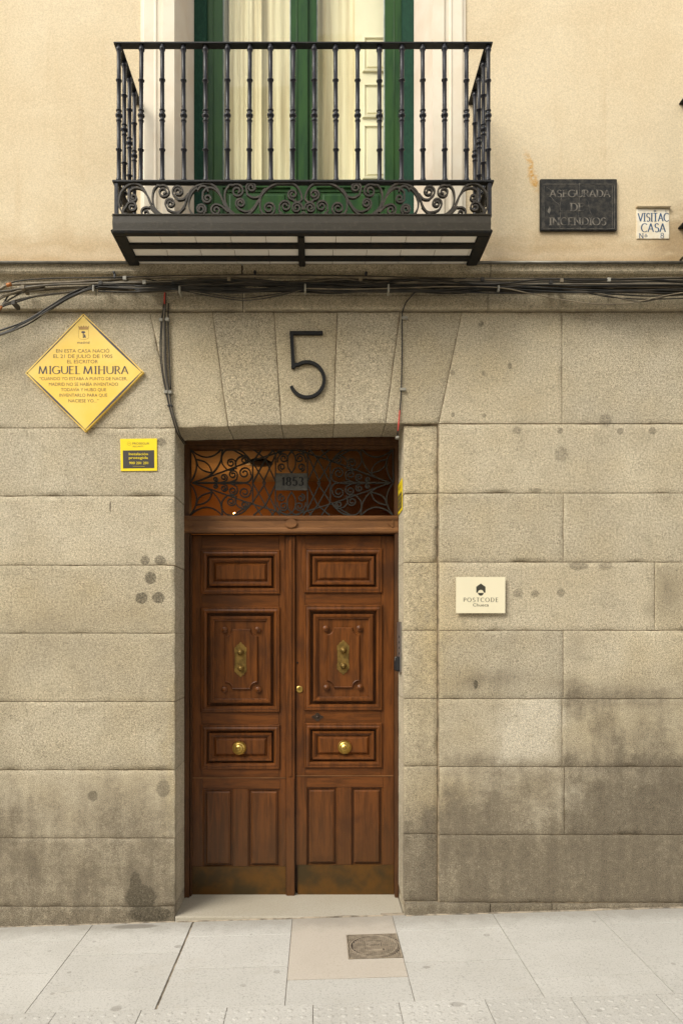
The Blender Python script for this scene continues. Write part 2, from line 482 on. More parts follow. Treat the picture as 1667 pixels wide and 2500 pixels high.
M['woodh'] = m_wood('varnished_oak_rail', (0.165, 0.052, 0.010), (0.082, 0.026, 0.0052), (0.062, 0.021, 0.006), horiz=True)
M['frame'] = m_wood('oak_door_frame', (0.10, 0.042, 0.014), (0.062, 0.025, 0.009), (0.04, 0.018, 0.008), 0.42, wear=False)
M['transom'] = m_wood('oak_transom', (0.22, 0.098, 0.034), (0.15, 0.065, 0.023), (0.11, 0.048, 0.02), 0.36, horiz=True, wear=False)
M['kick'] = m_simple('tarnished_brass_kick_plate', (0.125, 0.058, 0.012), 0.38, metal=0.2, var=0.3, scale=5, bump=0.1, spec=0.3, dark=(0.055, 0.036, 0.014))
M['brass'] = m_simple('polished_brass', (0.66, 0.46, 0.13), 0.33, metal=1.0, var=0.08, scale=30, bump=0.02)
M['dullbrass'] = m_simple('dull_brass', (0.30, 0.19, 0.05), 0.42, metal=0.6, var=0.25, scale=25, bump=0.15)
M['oldmetal'] = m_simple('dark_old_metal', (0.07, 0.045, 0.03), 0.45, metal=0.5, var=0.2, scale=30)
M['datep'] = m_simple('grey_date_plate', (0.085, 0.08, 0.066), 0.6, var=0.15, scale=30, bump=0.2, spec=0.3)
M['black'] = m_simple('black_enamel', (0.010, 0.010, 0.010), 0.5, var=0.2, scale=60, bump=0.3, spec=0.25)
M['cable'] = m_simple('black_cable_sheath', (0.016, 0.015, 0.012), 0.45, var=0.3, scale=8, bump=0.1, spec=0.3, dark=(0.04, 0.033, 0.024))
M['cable2'] = m_simple('dusty_cable_sheath', (0.14, 0.115, 0.075), 0.6, var=0.3, scale=8, bump=0.15, dark=(0.05, 0.042, 0.03))
M['conduit'] = m_simple('dusty_grey_conduit', (0.24, 0.195, 0.125), 0.65, var=0.3, scale=7, bump=0.2, dark=(0.09, 0.07, 0.045))
M['tie'] = m_simple('grey_plastic', (0.33, 0.31, 0.25), 0.5)
M['red'] = m_simple('red_cable_sheath', (0.55, 0.035, 0.02), 0.4)
M['orange'] = m_simple('orange_cable_sleeve', (0.42, 0.14, 0.02), 0.5)
M['plaque'] = m_simple('golden_enamel_plaque', (0.84, 0.55, 0.075), 0.35, metal=0.0, var=0.05, scale=2, bump=0.02, dark=(0.86, 0.62, 0.15))
M['plaque_rim'] = m_simple('golden_plaque_rim', (0.62, 0.34, 0.06), 0.35, metal=0.3, var=0.1, scale=10)
M['ink_dark'] = m_simple('dark_printed_ink', (0.055, 0.045, 0.055), 0.5, var=0.05)
M['ink_brown'] = m_simple('brown_printed_ink', (0.19, 0.115, 0.04), 0.5, var=0.05)
M['ink_gold'] = m_simple('gold_brown_ink', (0.42, 0.24, 0.05), 0.5, var=0.05)
M['yellow'] = m_simple('yellow_plastic', (0.86, 0.66, 0.01), 0.4, var=0.02, scale=3, bump=0)
M['sign_dark'] = m_simple('charcoal_print', (0.045, 0.038, 0.032), 0.45, var=0.05)
M['cream'] = m_simple('cream_acrylic', (0.80, 0.73, 0.52), 0.3, var=0.02, scale=3, bump=0)
M['olive'] = m_simple('dark_olive_ink', (0.045, 0.042, 0.028), 0.5, var=0.05)
M['slate'] = m_simple('worn_black_slate', (0.018, 0.018, 0.017), 0.6, var=0.3, scale=30, bump=0.5, spec=0.2, dark=(0.05, 0.045, 0.037))
M['slate_text'] = m_simple('worn_slate_lettering', (0.17, 0.15, 0.12), 0.8, var=0.3, scale=32, dark=(0.035, 0.033, 0.03))
M['ceramic'] = m_simple('crazed_white_ceramic', (0.80, 0.74, 0.60), 0.25, var=0.05, scale=14, bump=0.03, dark=(0.72, 0.62, 0.44))
M['blue_ink'] = m_simple('cobalt_glaze', (0.045, 0.10, 0.19), 0.3, var=0.2, scale=60)
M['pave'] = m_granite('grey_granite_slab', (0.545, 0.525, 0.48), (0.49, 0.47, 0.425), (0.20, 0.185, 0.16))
M['pave_patch'] = m_granite('beige_cement_patch', (0.53, 0.475, 0.40), (0.49, 0.435, 0.365), (0.36, 0.30, 0.23))
M['pave_joint'] = m_simple('sandy_paving_joint', (0.36, 0.30, 0.22), 0.95, var=0.3, scale=14, bump=0.4)
M['threshold'] = m_granite('worn_threshold_granite', (0.46, 0.42, 0.345), (0.42, 0.375, 0.29), (0.25, 0.22, 0.17), dirt=False)
M['road'] = m_simple('pale_granite_street', (0.42, 0.39, 0.34), 0.9, var=0.1, scale=40, bump=0.3)
M['cast'] = m_simple('worn_cast_iron', (0.42, 0.35, 0.26), 0.5, metal=0.25, var=0.15, scale=30, bump=0.2)
M['cast_dark'] = m_simple('cast_iron_recess', (0.10, 0.075, 0.055), 0.7, metal=0.2, var=0.3, scale=60, bump=0.3)
M['steel'] = m_simple('brushed_steel', (0.36, 0.35, 0.33), 0.35, metal=0.8, var=0.1, scale=4, bump=0.05)
M['rubber'] = m_simple('black_rubber', (0.018, 0.018, 0.02), 0.45, var=0.1)
M['glass'] = m_glass('window_glass', (0.985, 0.985, 0.95), 1.45)
M['glass2'] = m_glass('transom_glass', (0.85, 0.80, 0.70), 1.25)
M['curtain'] = m_simple('sheer_cream_curtain', (0.86, 0.79, 0.57), 0.9, var=0.08, scale=3, bump=0.05, dark=(0.66, 0.57, 0.38), sx=(10,10,0.3))
M['shutter'] = m_simple('cream_interior_shutter', (0.84, 0.79, 0.60), 0.5, var=0.03, scale=3, bump=0.03)
M['hall'] = m_simple('ochre_hall_wall', (0.42, 0.20, 0.06), 0.8, var=0.1, scale=3, bump=0.05)
M['hall2'] = m_simple('beige_hall_ceiling', (0.50, 0.36, 0.20), 0.8, var=0.1, scale=3)
M['facade2'] = m_simple('opposite_ochre_facade', (0.40, 0.31, 0.19), 0.9, var=0.06, scale=2, bump=0.1)
M['trim2'] = m_simple('opposite_stone_trim', (0.36, 0.30, 0.21), 0.9, var=0.1, scale=4)
M['win2'] = m_simple('opposite_dark_window', (0.03, 0.035, 0.035), 0.1, var=0.1, scale=2, bump=0)

# ---------------------------------------------------------------- lettering
GL = {
 'M': ([[(0,0),(.12,1)],[(.12,1),(.5,0)],[(.5,0),(.88,1)],[(.88,1),(1,0)]], 1.15),
 'I': ([[(.15,0),(.15,1)]], .3),
 'G': ([arc(.5,.5,.5,45,320,20,.5), [(.88,.12),(.88,.46)], [(.6,.46),(1,.46)]], .95),
 'U': ([[(.08,1),(.08,.38)]+arc(.46,.38,.38,180,360,12,.38)+[(.84,.38),(.84,1)]], .85),
 'E': ([[(.12,0),(.12,1)],[(.12,1),(.62,1)],[(.12,.53),(.55,.53)],[(.12,0),(.66,0)]], .68),
 'L': ([[(.12,0),(.12,1)],[(.12,0),(.62,0)]], .62),
 'H': ([[(.12,0),(.12,1)],[(.78,0),(.78,1)],[(.12,.52),(.78,.52)]], .9),
 'R': ([[(.12,0),(.12,1)],[(.12,1),(.35,1)]+arc(.35,.75,.25,90,-90,12)+[(.12,.5)],[(.35,.5),(.72,0)]], .74),
 'A': ([[(0,0),(.4,1)],[(.4,1),(.8,0)],[(.14,.35),(.66,.35)]], .82),
 'P': ([[(.12,0),(.12,1)],[(.12,1),(.35,1)]+arc(.35,.74,.26,90,-90,12)+[(.12,.48)]], .64),
 'O': ([arc(.5,.5,.48,0,360,28,.5)], 1.0),
 'S': ([[(.56,.86)]+arc(.34,.75,.25,40,270,12)+arc(.34,.25,.27,90,-140,12)], .66),
 'T': ([[(.35,0),(.35,1)],[(0,1),(.7,1)]], .72),
 'C': ([arc(.5,.5,.48,48,312,22,.5)], .86),
 'D': ([[(.12,0),(.12,1)],[(.12,1),(.35,1)]+arc(.35,.5,.5,90,-90,16)+[(.12,0)]], .9),
 'N': ([[(.12,0),(.12,1)],[(.12,1),(.82,0)],[(.82,0),(.82,1)]], .94),
 'V': ([[(0,1),(.4,0)],[(.4,0),(.8,1)]], .82),
 '1': ([[(.2,.8),(.38,1),(.38,0)]], .6),
 '8': ([arc(.4,.75,.24,0,360,18,.25), arc(.4,.26,.3,0,360,18,.26)], .82),
 '5': ([[(.66,1),(.2,1),(.16,.56)]+arc(.36,.32,.3,130,-150,16,.32)], .78),
 '3': ([arc(.36,.75,.24,150,-90,12,.25)+arc(.36,.25,.3,90,-150,12,.25)], .76),
 'º': ([arc(.2,.42,.16,0,360,12,.2), [(.2,.62),(.2,.86)]], .45),
 ' ': ([], .45),
}
def serif(mb, s, x0, x1, z0, z1, y0, y1, thick=0.16, thin=0.05, serifs=True, gap=.16):
    W = sum(GL[c][1] for c in s) + gap*(len(s)-1)
    kx = (x1-x0)/W; h = z1-z0; cx = x0; i = 0
    th = thick*h; tn = thin*h
    wf = lambda dx, dz, u: tn + (th-tn)*abs(dz)**1.6
    for c in s:
        strokes, wd = GL[c]
        for st in strokes:
            pts = [(cx+p[0]*kx, z0+p[1]*h) for p in st]
            e = (i % 7)*0.00006; i += 1
            mb.ribbon(pts, th, y0-e, y1, wf=wf)
            if serifs and len(st) == 2 and st[0][0] == st[1][0]:
                for q in (pts[0], pts[-1]):
                    mb.ribbon([(q[0]-th*.95, q[1]), (q[0]+th*.95, q[1])], tn, y0-e-0.0001, y1)
        cx += (wd+gap)*kx
_fc = {}
def font_mesh(s):
    if s in _fc: return _fc[s]
    cu = bpy.data.curves.new('t', 'FONT'); cu.body = s; cu.resolution_u = 3
    o = bpy.data.objects.new('t', cu); C.objects.link(o)
    me = bpy.data.meshes.new_from_object(o.evaluated_get(bpy.context.evaluated_depsgraph_get()))
    vs = [v.co.copy() for v in me.vertices]; fs = [tuple(p.vertices) for p in me.polygons]
    bpy.data.objects.remove(o); bpy.data.curves.remove(cu); bpy.data.meshes.remove(me)
    _fc[s] = (vs, fs)
    return _fc[s]
_cap = {}
def sans(mb, s, x0, x1, z0, z1, y, frame=None):     # z0..z1 is the height of a capital
    vs, fs = font_mesh(s)
    if not _cap:
        h, _ = font_mesh('H'); _cap['h'] = max(v.y for v in h)
    a = min(v.x for v in vs); b = max(v.x for v in vs)
    kx = (x1-x0)/(b-a); kz = (z1-z0)/_cap['h']
    f = frame or (lambda u, v_: (u, y, v_))
    mb.add([f(x0+(v.x-a)*kx, z0+v.y*kz) for v in vs], fs)

# ================================================================ PAVEMENT AND ROAD
def gbox(mb, x0, x1, y0, y1, top, bot):      # box lying on the tilted pavement; heights relative to it
    vs = []
    for h in (bot, top):
        for (x, y) in ((x0,y0),(x1,y0),(x1,y1),(x0,y1)):
            vs.append((x, y, gz(x)+h))
    mb.add(vs, [(0,3,2,1),(4,5,6,7),(0,1,5,4),(1,2,6,5),(2,3,7,6),(3,0,4,7)])
mb = MB(); gbox(mb, -14, 14, -2.30, 0.05, -0.006, -0.3)
pav = struct(build('pavement', mb, M['pave_joint']))
def slab(x0, x1, y0, y1, mat=None, name='paving_slab', g=0.0016, label=None):
    b = MB(); dh = random.uniform(-0.0006, 0.0006)
    x0 += g; x1 -= g; y0 += g; y1 -= g
    e = 0.0012
    vs = []
    for (ins, h) in ((0, -0.02), (0, -e), (e, 0)):
        for (x, y) in ((x0+ins,y0+ins),(x1-ins,y0+ins),(x1-ins,y1-ins),(x0+ins,y1-ins)):
            vs.append((x, y, gz(x)+h+dh))
    fs = [(8,9,10,11)]
    for i in range(2):
        for k in range(4):
            fs.append((i*4+k, i*4+(k+1)%4, (i+1)*4+(k+1)%4, (i+1)*4+k))
    b.add(vs, fs)
    return build(name, b, mat or M['pave'], pav, loc=((x0+x1)/2, (y0+y1)/2, gz((x0+x1)/2)), label=label)
JX = [0.455 + 0.607*k for k in range(-9, 10)]
for i in range(len(JX)-1):
    a, b_ = JX[i], JX[i+1]
    k = i - 9
    ys = [-0.23, -0.63] if k % 2 == 0 else [-0.43, -0.83]
    ga = 0.0022
    aa = a
    if k == -2: aa = a + 0.008          # the wide sandy joint
    if k == -1:
        slab(a, b_, -0.78, -0.002, M['pave_patch'], 'cement_patch', 0.001, 'smooth beige cement patch around the utility cover')
        slab(a, b_, -1.03, -0.785)
        continue
    ys = [-1.03] + ys[::-1] + [-0.002]
    for j in range(len(ys)-1): slab(aa, b_, ys[j], ys[j+1])
# tactile row, small domes
x = -4.82
while x < 5.5:
    slab(x, x+0.4, -1.43, -1.03, M['pave'], 'tactile_slab', 0.0015)
    x += 0.4
st = MB()
x = -3.2
while x < 3.6:
    for j in range(6):
        cx, cy = x, -1.075 - j*0.062
        vs = [];
        for (r, h) in ((0.015, -0.001), (0.012, 0.0018), (0.006, 0.0026)):
            for q in range(8):
                vs.append((cx+r*math.cos(q*PI/4), cy+r*math.sin(q*PI/4), gz(cx)+h))
        fs = [(i*8+q, i*8+(q+1)%8, (i+1)*8+(q+1)%8, (i+1)*8+q) for i in range(2) for q in range(8)] + [tuple(16+q for q in range(8))]
        st.add(vs, fs, True)
    x += 0.0615
o = build('tactile_stud', st, M['pave'], pav); o['kind'] = 'stuff'
for i in range(len(JX)-1):
    ysl = [-2.0, -1.83, -1.43] if i % 2 else [-2.0, -1.63, -1.43]
    for j in range(2): slab(JX[i], JX[i+1], ysl[j], ysl[j+1])
# kerb and street
kb = MB()
for i in range(28): gbox(kb, -14+i*1.0+0.004, -13+i*1.0-0.004, -2.15, -2.003, 0.0, -0.25)
struct(build('kerb', kb, M['threshold'], bevel=0.004))
rd = MB(); rd.add([(-60,-40,gz(-60)-0.06),(60,-40,gz(60)-0.06),(60,-2.15,gz(60)-0.06),(-60,-2.15,gz(-60)-0.06)], [(0,1,2,3)])
struct(build('road', rd, M['road'], recalc_n=False))
gd = MB(); gd.add([(-200,-200,-4.5),(200,-200,-4.5),(200,200,-4.5),(-200,200,-4.5)], [(0,1,2,3)])
struct(build('ground', gd, M['road'], recalc_n=False))

# ================================================================ STONE WALL
def smooth_blob(x, y, a, b, rx, ry):
    d = ((x-a)/rx)**2 + ((y-b)/ry)**2
    return math.exp(-d)
DARK = [(1390,1690,40,25,.4),(1470,1770,30,40,.35),(1515,1820,22,40,.5),(1590,1810,40,50,.35),(1460,1690,80,22,.35),(1560,1700,120,22,.35),
        (1230,1650,60,22,.3),(1160,1670,22,20,.45),(1190,1860,90,25,.55),(1480,1866,190,16,.4),(1380,1848,25,22,.5),(1270,1850,14,16,.5),
        (1400,1575,35,40,.35),(1230,1560,60,30,.2),(1400,1730,35,25,.4),(1640,1440,40,50,.35),(1590,1495,14,14,.4),(1100,2010,60,55,.35),
        (1190,1975,40,60,.4),(1100,1935,25,25,.35),(1540,1960,110,70,.55),(1640,1900,60,60,.4),
        (345,2185,42,38,.8),(365,2240,60,30,.75),(330,2150,20,20,.4),(300,1500,120,30,.14),(120,1520,90,30,.14),(1400,2090,120,60,.15),
        (60,1980,60,40,.2),(300,2010,80,40,.2)]
PALE = [(1290,1765,62,55,1.3),(1262,1810,50,45,1.0),(1330,1740,40,40,.8),(1240,1850,40,20,.6),(1320,1840,45,25,.5),(1400,1930,45,50,.55),(1310,1990,60,60,.4),(1100,2140,60,40,.2),
        (1390,1600,50,60,.25),(1480,1600,40,50,.3),(100,1240,160,140,.10),(250,860,150,90,.22),(60,1120,90,80,.18),(80,1820,120,60,.15),
        (1300,1600,90,50,.2),(1600,1300,120,60,.15),(1520,880,120,100,.15)]
WARM = [(1120,1650,60,60,.3),(1050,1620,40,200,.45),(1030,1300,50,300,.35),(1100,1500,60,60,.3),(1230,950,90,100,.25),(100,1480,160,60,.35),
        (330,1500,120,40,.25),(415,1900,14,180,.5),(1050,1950,50,70,.45),(1120,1960,60,60,.4),(1290,1960,90,50,.3),(650,880,200,120,.15),(1450,1760,60,60,.25),
        (420,1700,20,60,.4),(1000,1250,200,500,.14),(820,880,500,120,.2)]
def wear_at(x, z, y=0.0):
    u = 775 + 400*x; v = 1545 - 400*(z-1.75)
    n4 = noise.noise(Vector((x*9, z*1.3, 6.6)))
    n1 = noise.noise(Vector((x*1.7, z*2.2, 3.1))); n2 = noise.noise(Vector((x*5.5, z*6.5, 9.7)))
    n3 = noise.noise(Vector((x*14, z*16, 1.7)))
    wb = 26*n2 + 12*n3
    if u < 700:
        d = 0.80*sm(1780, 2140, v + 70*n1) + 0.09*sm(1450, 1560, v+60*n1)*sm(1700,1560, v)
        d *= 1 - 0.5*sm(405, 428, u)*sm(2190, 2100, v)
    else:
        d = 0.82*sm(1800, 2060, v + 90*n1) + 0.20*sm(1540, 1750, v + 60*n1)
        d *= 1 - 0.5*sm(1075, 1040, u)*sm(2040, 1950, v)
    d += 0.10*sm(800, 765, v)*(0.6+0.8*n2) + 0.10*max(0, n4)*sm(700, 800, v) + 0.16*max(0, n4-.1)*sm(1500, 1700, v)
    if u > 3000 or u < -1500: pass
    for (a, b, rx, ry, s) in DARK:
        if abs(u-a) < 3*rx and abs(v-b) < 3*ry: d += s*smooth_blob(u+wb, v+wb*.7, a, b, rx, ry)
    p = max(0, 0.10*n1)
    for (a, b, rx, ry, s) in PALE:
        if abs(u-a) < 3*rx and abs(v-b) < 3*ry: p += s*smooth_blob(u+wb, v-wb*.7, a, b, rx, ry)
    q = max(0, 0.1+0.25*n2)
    for (a, b, rx, ry, s) in WARM:
        if abs(u-a) < 3*rx and abs(v-b) < 3*ry: q += s*smooth_blob(u-wb, v+wb*.7, a, b, rx, ry)
    d = max(0.0, min(0.95, d*(1+0.25*n3) + 0.2*d*n2)) * (1-0.75*min(1, p))
    return (d, min(.9, p), min(.9, q), 1)

stone = thing('stone_wall', 'grey-beige granite block wall with stone cornice around the wooden door', 'wall', (0,0,0))
def block(name, c, yf, depth, cell=0.03, gap=0.0013, rough=1.0, label=None, parent=None, edge=0.0032):
    # c: four corners (x,z) bottom-left, bottom-right, top-right, top-left
    (x0,z0),(x1,z1),(x2,z2),(x3,z3) = c
    w_ = max(abs(x1-x0), abs(x2-x3)); h_ = max(abs(z3-z0), abs(z2-z1))
    far = min(x0, x3) > 2.5 or max(x1, x2) < -2.2
    if far: cell *= 2.5
    nu = max(3, int(w_/cell)); nv = max(3, int(h_/cell))
    gu = gap/w_; gv = gap/h_; eu = edge/w_; ev = edge/h_
    U = [gu, gu+eu] + [gu+eu+(1-2*gu-2*eu)*i/nu for i in range(1, nu)] + [1-gu-eu, 1-gu]
    V = [gv, gv+ev] + [gv+ev+(1-2*gv-2*ev)*i/nv for i in range(1, nv)] + [1-gv-ev, 1-gv]
    mb = MB(); nU = len(U); nV = len(V)
    vs = []; col = []
    sd = random.uniform(0, 90)
    for j, v in enumerate(V):
        for i, u in enumerate(U):
            xb = x0+(x1-x0)*u; xt = x3+(x2-x3)*u
            x = xb+(xt-xb)*v
            zl = z0+(z3-z0)*v; zr = z1+(z2-z1)*v
            z = zl+(zr-zl)*u
            eo = (i in (0, nU-1)) or (j in (0, nV-1))
            a = noise.noise(Vector((x*22, z*22, sd))); b = noise.noise(Vector((x*7, z*7, sd+4)))
            chip = max(0, noise.noise(Vector((x*9, z*9, sd+8)))-0.05)
            y = yf - 0.0014*a*rough - 0.0010*b
            if eo:
                y += 0.0012 + 0.004*chip
                k = 0.0018*a + 0.006*chip
                if j == 0: z += abs(k)
                if j == nV-1: z -= abs(k)
                if i == 0: x += abs(k)*.8
                if i == nU-1: x -= abs(k)*.8
            vs.append((x, y, z)); 
            cw = wear_at(x, z)
            ed = 0.05 if eo else 0
            col.append((min(1, cw[0]+ed), cw[1], cw[2], 1))
    fs = [(j*nU+i, j*nU+i+1, (j+1)*nU+i+1, (j+1)*nU+i) for j in range(nV-1) for i in range(nU-1)]
    # sides
    loop = [i for i in range(nU)] + [j*nU+nU-1 for j in range(1, nV)] + [(nV-1)*nU+i for i in range(nU-2, -1, -1)] + [j*nU for j in range(nV-2, 0, -1)]
    nd = 4 if depth > 0.15 else 1
    prev = loop
    for d in range(1, nd+1):
        cur = []
        for q in loop:
            p = vs[q]; yy = p[1] + (yf+depth-p[1])*d/nd
            nn = 0.0008*noise.noise(Vector((p[0]*15, yy*15, p[2]*15)))
            vs.append((p[0]+nn, yy, p[2]+nn)); cc = wear_at(p[0], p[2])
            col.append((cc[0]*0.35, min(1, cc[1]+0.15), cc[2]*0.3, 1)); cur.append(len(vs)-1)
        for k in range(len(loop)):
            k2 = (k+1) % len(loop)
            fs.append((prev[k], cur[k], cur[k2], prev[k2]))
        prev = cur
    mb.add(vs, fs, False); mb.sm = [0 < i < nU-2 and 0 < j < nV-2 for j in range(nV-1) for i in range(nU-1)] + [False]*(len(fs)-(nU-1)*(nV-1))
    mb.col = col
    cx = (x0+x1+x2+x3)/4; cz = (z0+z1+z2+z3)/4
    return build(name, mb, M['stone'], parent or stone, loc=(cx, yf, cz), recalc_n=False, label=label)
XL, XR = -5.2, 6.2            # extent of the wall
OL, OR_ = px(428), 0.527       # door opening
DEP = 0.36
LY = [1045, 1211, 1380, 1546, 1713, 1880, 2046, 2213]
RY = [1035, 1204, 1372.5, 1539, 1706, 1872, 2038, 2203]
def rect(x0, x1, z0, z1): return [(x0,z0),(x1,z0),(x1,z1),(x0,z1)]
random.seed(11)
for i in range(len(LY)-1):
    z1, z0 = pz(LY[i]), pz(LY[i+1])
    xs = [OL, -2.3 - (0.35 if i % 2 else 0), -3.3 - (0.3 if i % 2 else 0), -4.4, XL]
    for k in range(4):
        block('stone_block', rect(xs[k+1], xs[k], z0, z1), 0.0, DEP if k == 0 else 0.08)
rj = {0: [], 1: [1374], 2: [1597], 3: [1374], 4: [1371], 5: [1377], 6: []}
for i in range(len(RY)-1):
    z1, z0 = pz(RY[i]), pz(RY[i+1])
    xs = [px(1071)] + [px(v) for v in rj[i]] + ([2.9, 3.9, 5.0, XR] if i % 2 else [2.55, 3.5, 4.6, XR])
    for k in range(len(xs)-1):
        block('stone_block', rect(xs[k], xs[k+1], z0, z1), 0.0, 0.08)
    block('jamb_block', rect(OR_, px(1068.5), z0, z1 - (0.004 if i == 0 else 0)), 0.020, DEP-0.02)
# top course, left of the arch, the five voussoirs and the right
zt, zbL, zbR = pz(761.5), pz(1045), pz(1034)
block('stone_block', [(-2.6,zbL),(px(427),zbL),(px(366),zt),(-2.6,zt)], 0.0, DEP)
block('stone_block', rect(-3.9, -2.6, zbL, zt), 0.0, 0.08)
block('stone_block', rect(XL, -3.9, zbL, zt), 0.0, 0.08)
J = [((366,761.5),(428,1045)), ((519,761.5),(557,1041.5)), ((669,761.5),(687,1038.5)), ((823,761.5),(815,1036)), ((976,761.5),(941,1034)), ((1127,761.5),(1070.5,1034))]
for i in range(5):
    (a, b), (c_, d) = J[i], J[i+1]
    block('voussoir', [(px(b[0]),pz(b[1])),(px(d[0]),pz(d[1])),(px(c_[0]),pz(c_[1])),(px(a[0]),pz(a[1]))], -0.0015*(i % 2), DEP, gap=0.0020)
block('stone_block', [(px(1070.5),zbR),(px(1371),zbR),(px(1371),zt),(px(1127),zt)], 0.0, 0.08)
block('stone_block', rect(px(1371), 2.75, zbR, zt), 0.0, 0.08)
block('stone_block', rect(2.75, 4.1, zbR, zt), 0.0, 0.08)
block('stone_block', rect(4.1, XR, zbR, zt), 0.0, 0.08)
# plinth, following the sloping pavement
def pl(x0, x1, ztop, yf, dp=0.1):
    block('plinth_block', [(x0, gz(x0)-0.04), (x1, gz(x1)-0.04), (x1, ztop), (x0, ztop)], yf, dp, gap=0.0015)
pl(-2.9, OL, pz(2213), -0.004, DEP); pl(-4.2, -2.9, pz(2213), -0.004); pl(XL, -4.2, pz(2213), -0.004)
pl(px(988)-0.002, px(1195), pz(2203), -0.016, DEP); pl(px(1195), px(1345), pz(2204), -0.014); pl(px(1345), 2.9, pz(2204), -0.013); pl(2.9, 6.2, pz(2204)+.03, -0.013)
def fillet(x0, x1, yf):
    mb = MB(); n = int((x1-x0)/.03); vs = []; col = []
    for i in range(n+1):
        x = x0+(x1-x0)*i/n; a = noise.noise(Vector((x*7, 2, 1)))
        w1 = .006+.007*max(0, a+.3); h1 = .004+.006*max(0, noise.noise(Vector((x*9, 5, 1)))+.3)
        vs += [(x, yf-w1, gz(x)+.0002), (x, yf-w1*.4, gz(x)+h1*.6), (x, yf+.004, gz(x)+h1)]
    mb.add(vs, [(i*3+k, i*3+3+k, i*3+4+k, i*3+1+k) for i in range(n) for k in range(2)], True)
    build('mortar_fillet', mb, M['pave_joint'], stone, recalc_n=False)
fillet(-2.8, OL, -.004); fillet(px(990), 2.8, -.016); fillet(OL+.01, .4, -.005)
# mortar core behind the joints
mc = MB()
mc.box(XL, OL-0.007, 0.0050, 0.55, -0.3, zt)
mc.box(px(1071)-0.004, XR, 0.0050, 0.55, -0.3, zt)
mc.box(OR_+0.007, px(1071)-0.004, 0.0250, 0.55, -0.3, pz(1034)+0.02)
mc.box(OL-0.007, px(1071)-0.004, 0.0050, 0.55, pz(1034)+0.022, zt)
build('mortar', mc, M['mortar'], stone)
# cornice: a moulded profile in lengths
prof = [(0.02, 3.7115), (-0.026, 3.7115), (-0.031, 3.717), (-0.031, 3.790), (-0.028, 3.796), (-0.030, 3.812), (-0.046, 3.822), (-0.056, 3.832), (-0.058, 3.846), (-0.060, 3.866),
        (-0.066, 3.874), (-0.078, 3.884), (-0.098, 3.893), (-0.107, 3.904), (-0.109, 3.945), (0.02, 3.947)]
def cornice(x0, x1):
    n = max(4, int((x1-x0)/0.035)); mb = MB(); vs = []; col = []
    for i in range(n+1):
        x = x0+0.002+(x1-x0-0.004)*i/n
        for k, (y, z) in enumerate(prof):
            a = noise.noise(Vector((x*18, z*30, y*30))); b = noise.noise(Vector((x*6, z*9, 2)))
            chip = max(0, noise.noise(Vector((x*7, z*3, 5)))-0.35)*0.02 if k in (1, 2, 12, 13) else 0
            vs.append((x, y+0.0016*a+chip, z+0.001*b+chip*0.5))
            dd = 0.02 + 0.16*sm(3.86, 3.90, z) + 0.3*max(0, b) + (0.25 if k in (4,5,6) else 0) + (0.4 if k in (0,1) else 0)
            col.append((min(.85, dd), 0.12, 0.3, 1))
    m = len(prof)
    fs = [(i*m+k, i*m+k+1, (i+1)*m+k+1, (i+1)*m+k) for i in range(n) for k in range(m-1)]
    fs += [tuple(range(m)), tuple(n*m+k for k in range(m-1, -1, -1))]
    mb.add(vs, fs, False); mb.col = col
    build('cornice_block', mb, M['stone'], stone, loc=((x0+x1)/2, 0, 3.8))
for a, b in ((XL, -3.4), (-3.4, -2.15), (-2.15, px(593, -.03)), (px(593, -.03)+0.008, px(1190, -.03)), (px(1190, -.03), 2.6), (2.6, 4.3), (4.3, XR)): cornice(a, b)
fl = MB()
fl.box(XL, px(322, -.12), -0.128, 0.02, 3.949, 3.952); fl.box(XL, px(322, -.12), -0.129, -0.1265, 3.936, 3.9525)
fl.box(px(1160, -.12), XR, -0.128, 0.02, 3.949, 3.952); fl.box(px(1160, -.12), XR, -0.129, -0.1265, 3.934, 3.9525)
fls = []
for s_ in (0, 1):
    m_ = MB(); x0, x1 = ((XL, px(318, -.12)), (px(1162, -.12), 2.24+0.0))[s_]
    m_.box(x0, x1, -0.126, 0.018, 3.9475, 3.9515)
    m_.tube([(x0, -0.127, 3.947), (x1, -0.127, 3.947)], 0.007, 8)
    build('ledge_flashing', m_, M['zinc'], stone)

# ================================================================ PLASTER WALL
WX0, WX1, WZ1 = px(427), px(1055), 6.9
OFF = 3.33                         # the neighbouring window and balcony, to the right
pw = MB()
Y0, Y1, ZB, ZT = 0.018, 0.34, 3.947, 7.6
for (a, b) in ((XL, WX0), (WX1, WX0+OFF), (WX1+OFF, 7.2)): pw.box(a, b, Y0, Y1, ZB, ZT)
for k in (0, OFF):
    pw.box(WX0+k, WX1+k, Y0, Y1, WZ1, ZT)
pwall = tag(build('plaster_wall', pw, M['plaster']), 'pale ochre plastered upper wall around the balcony window', 'wall')
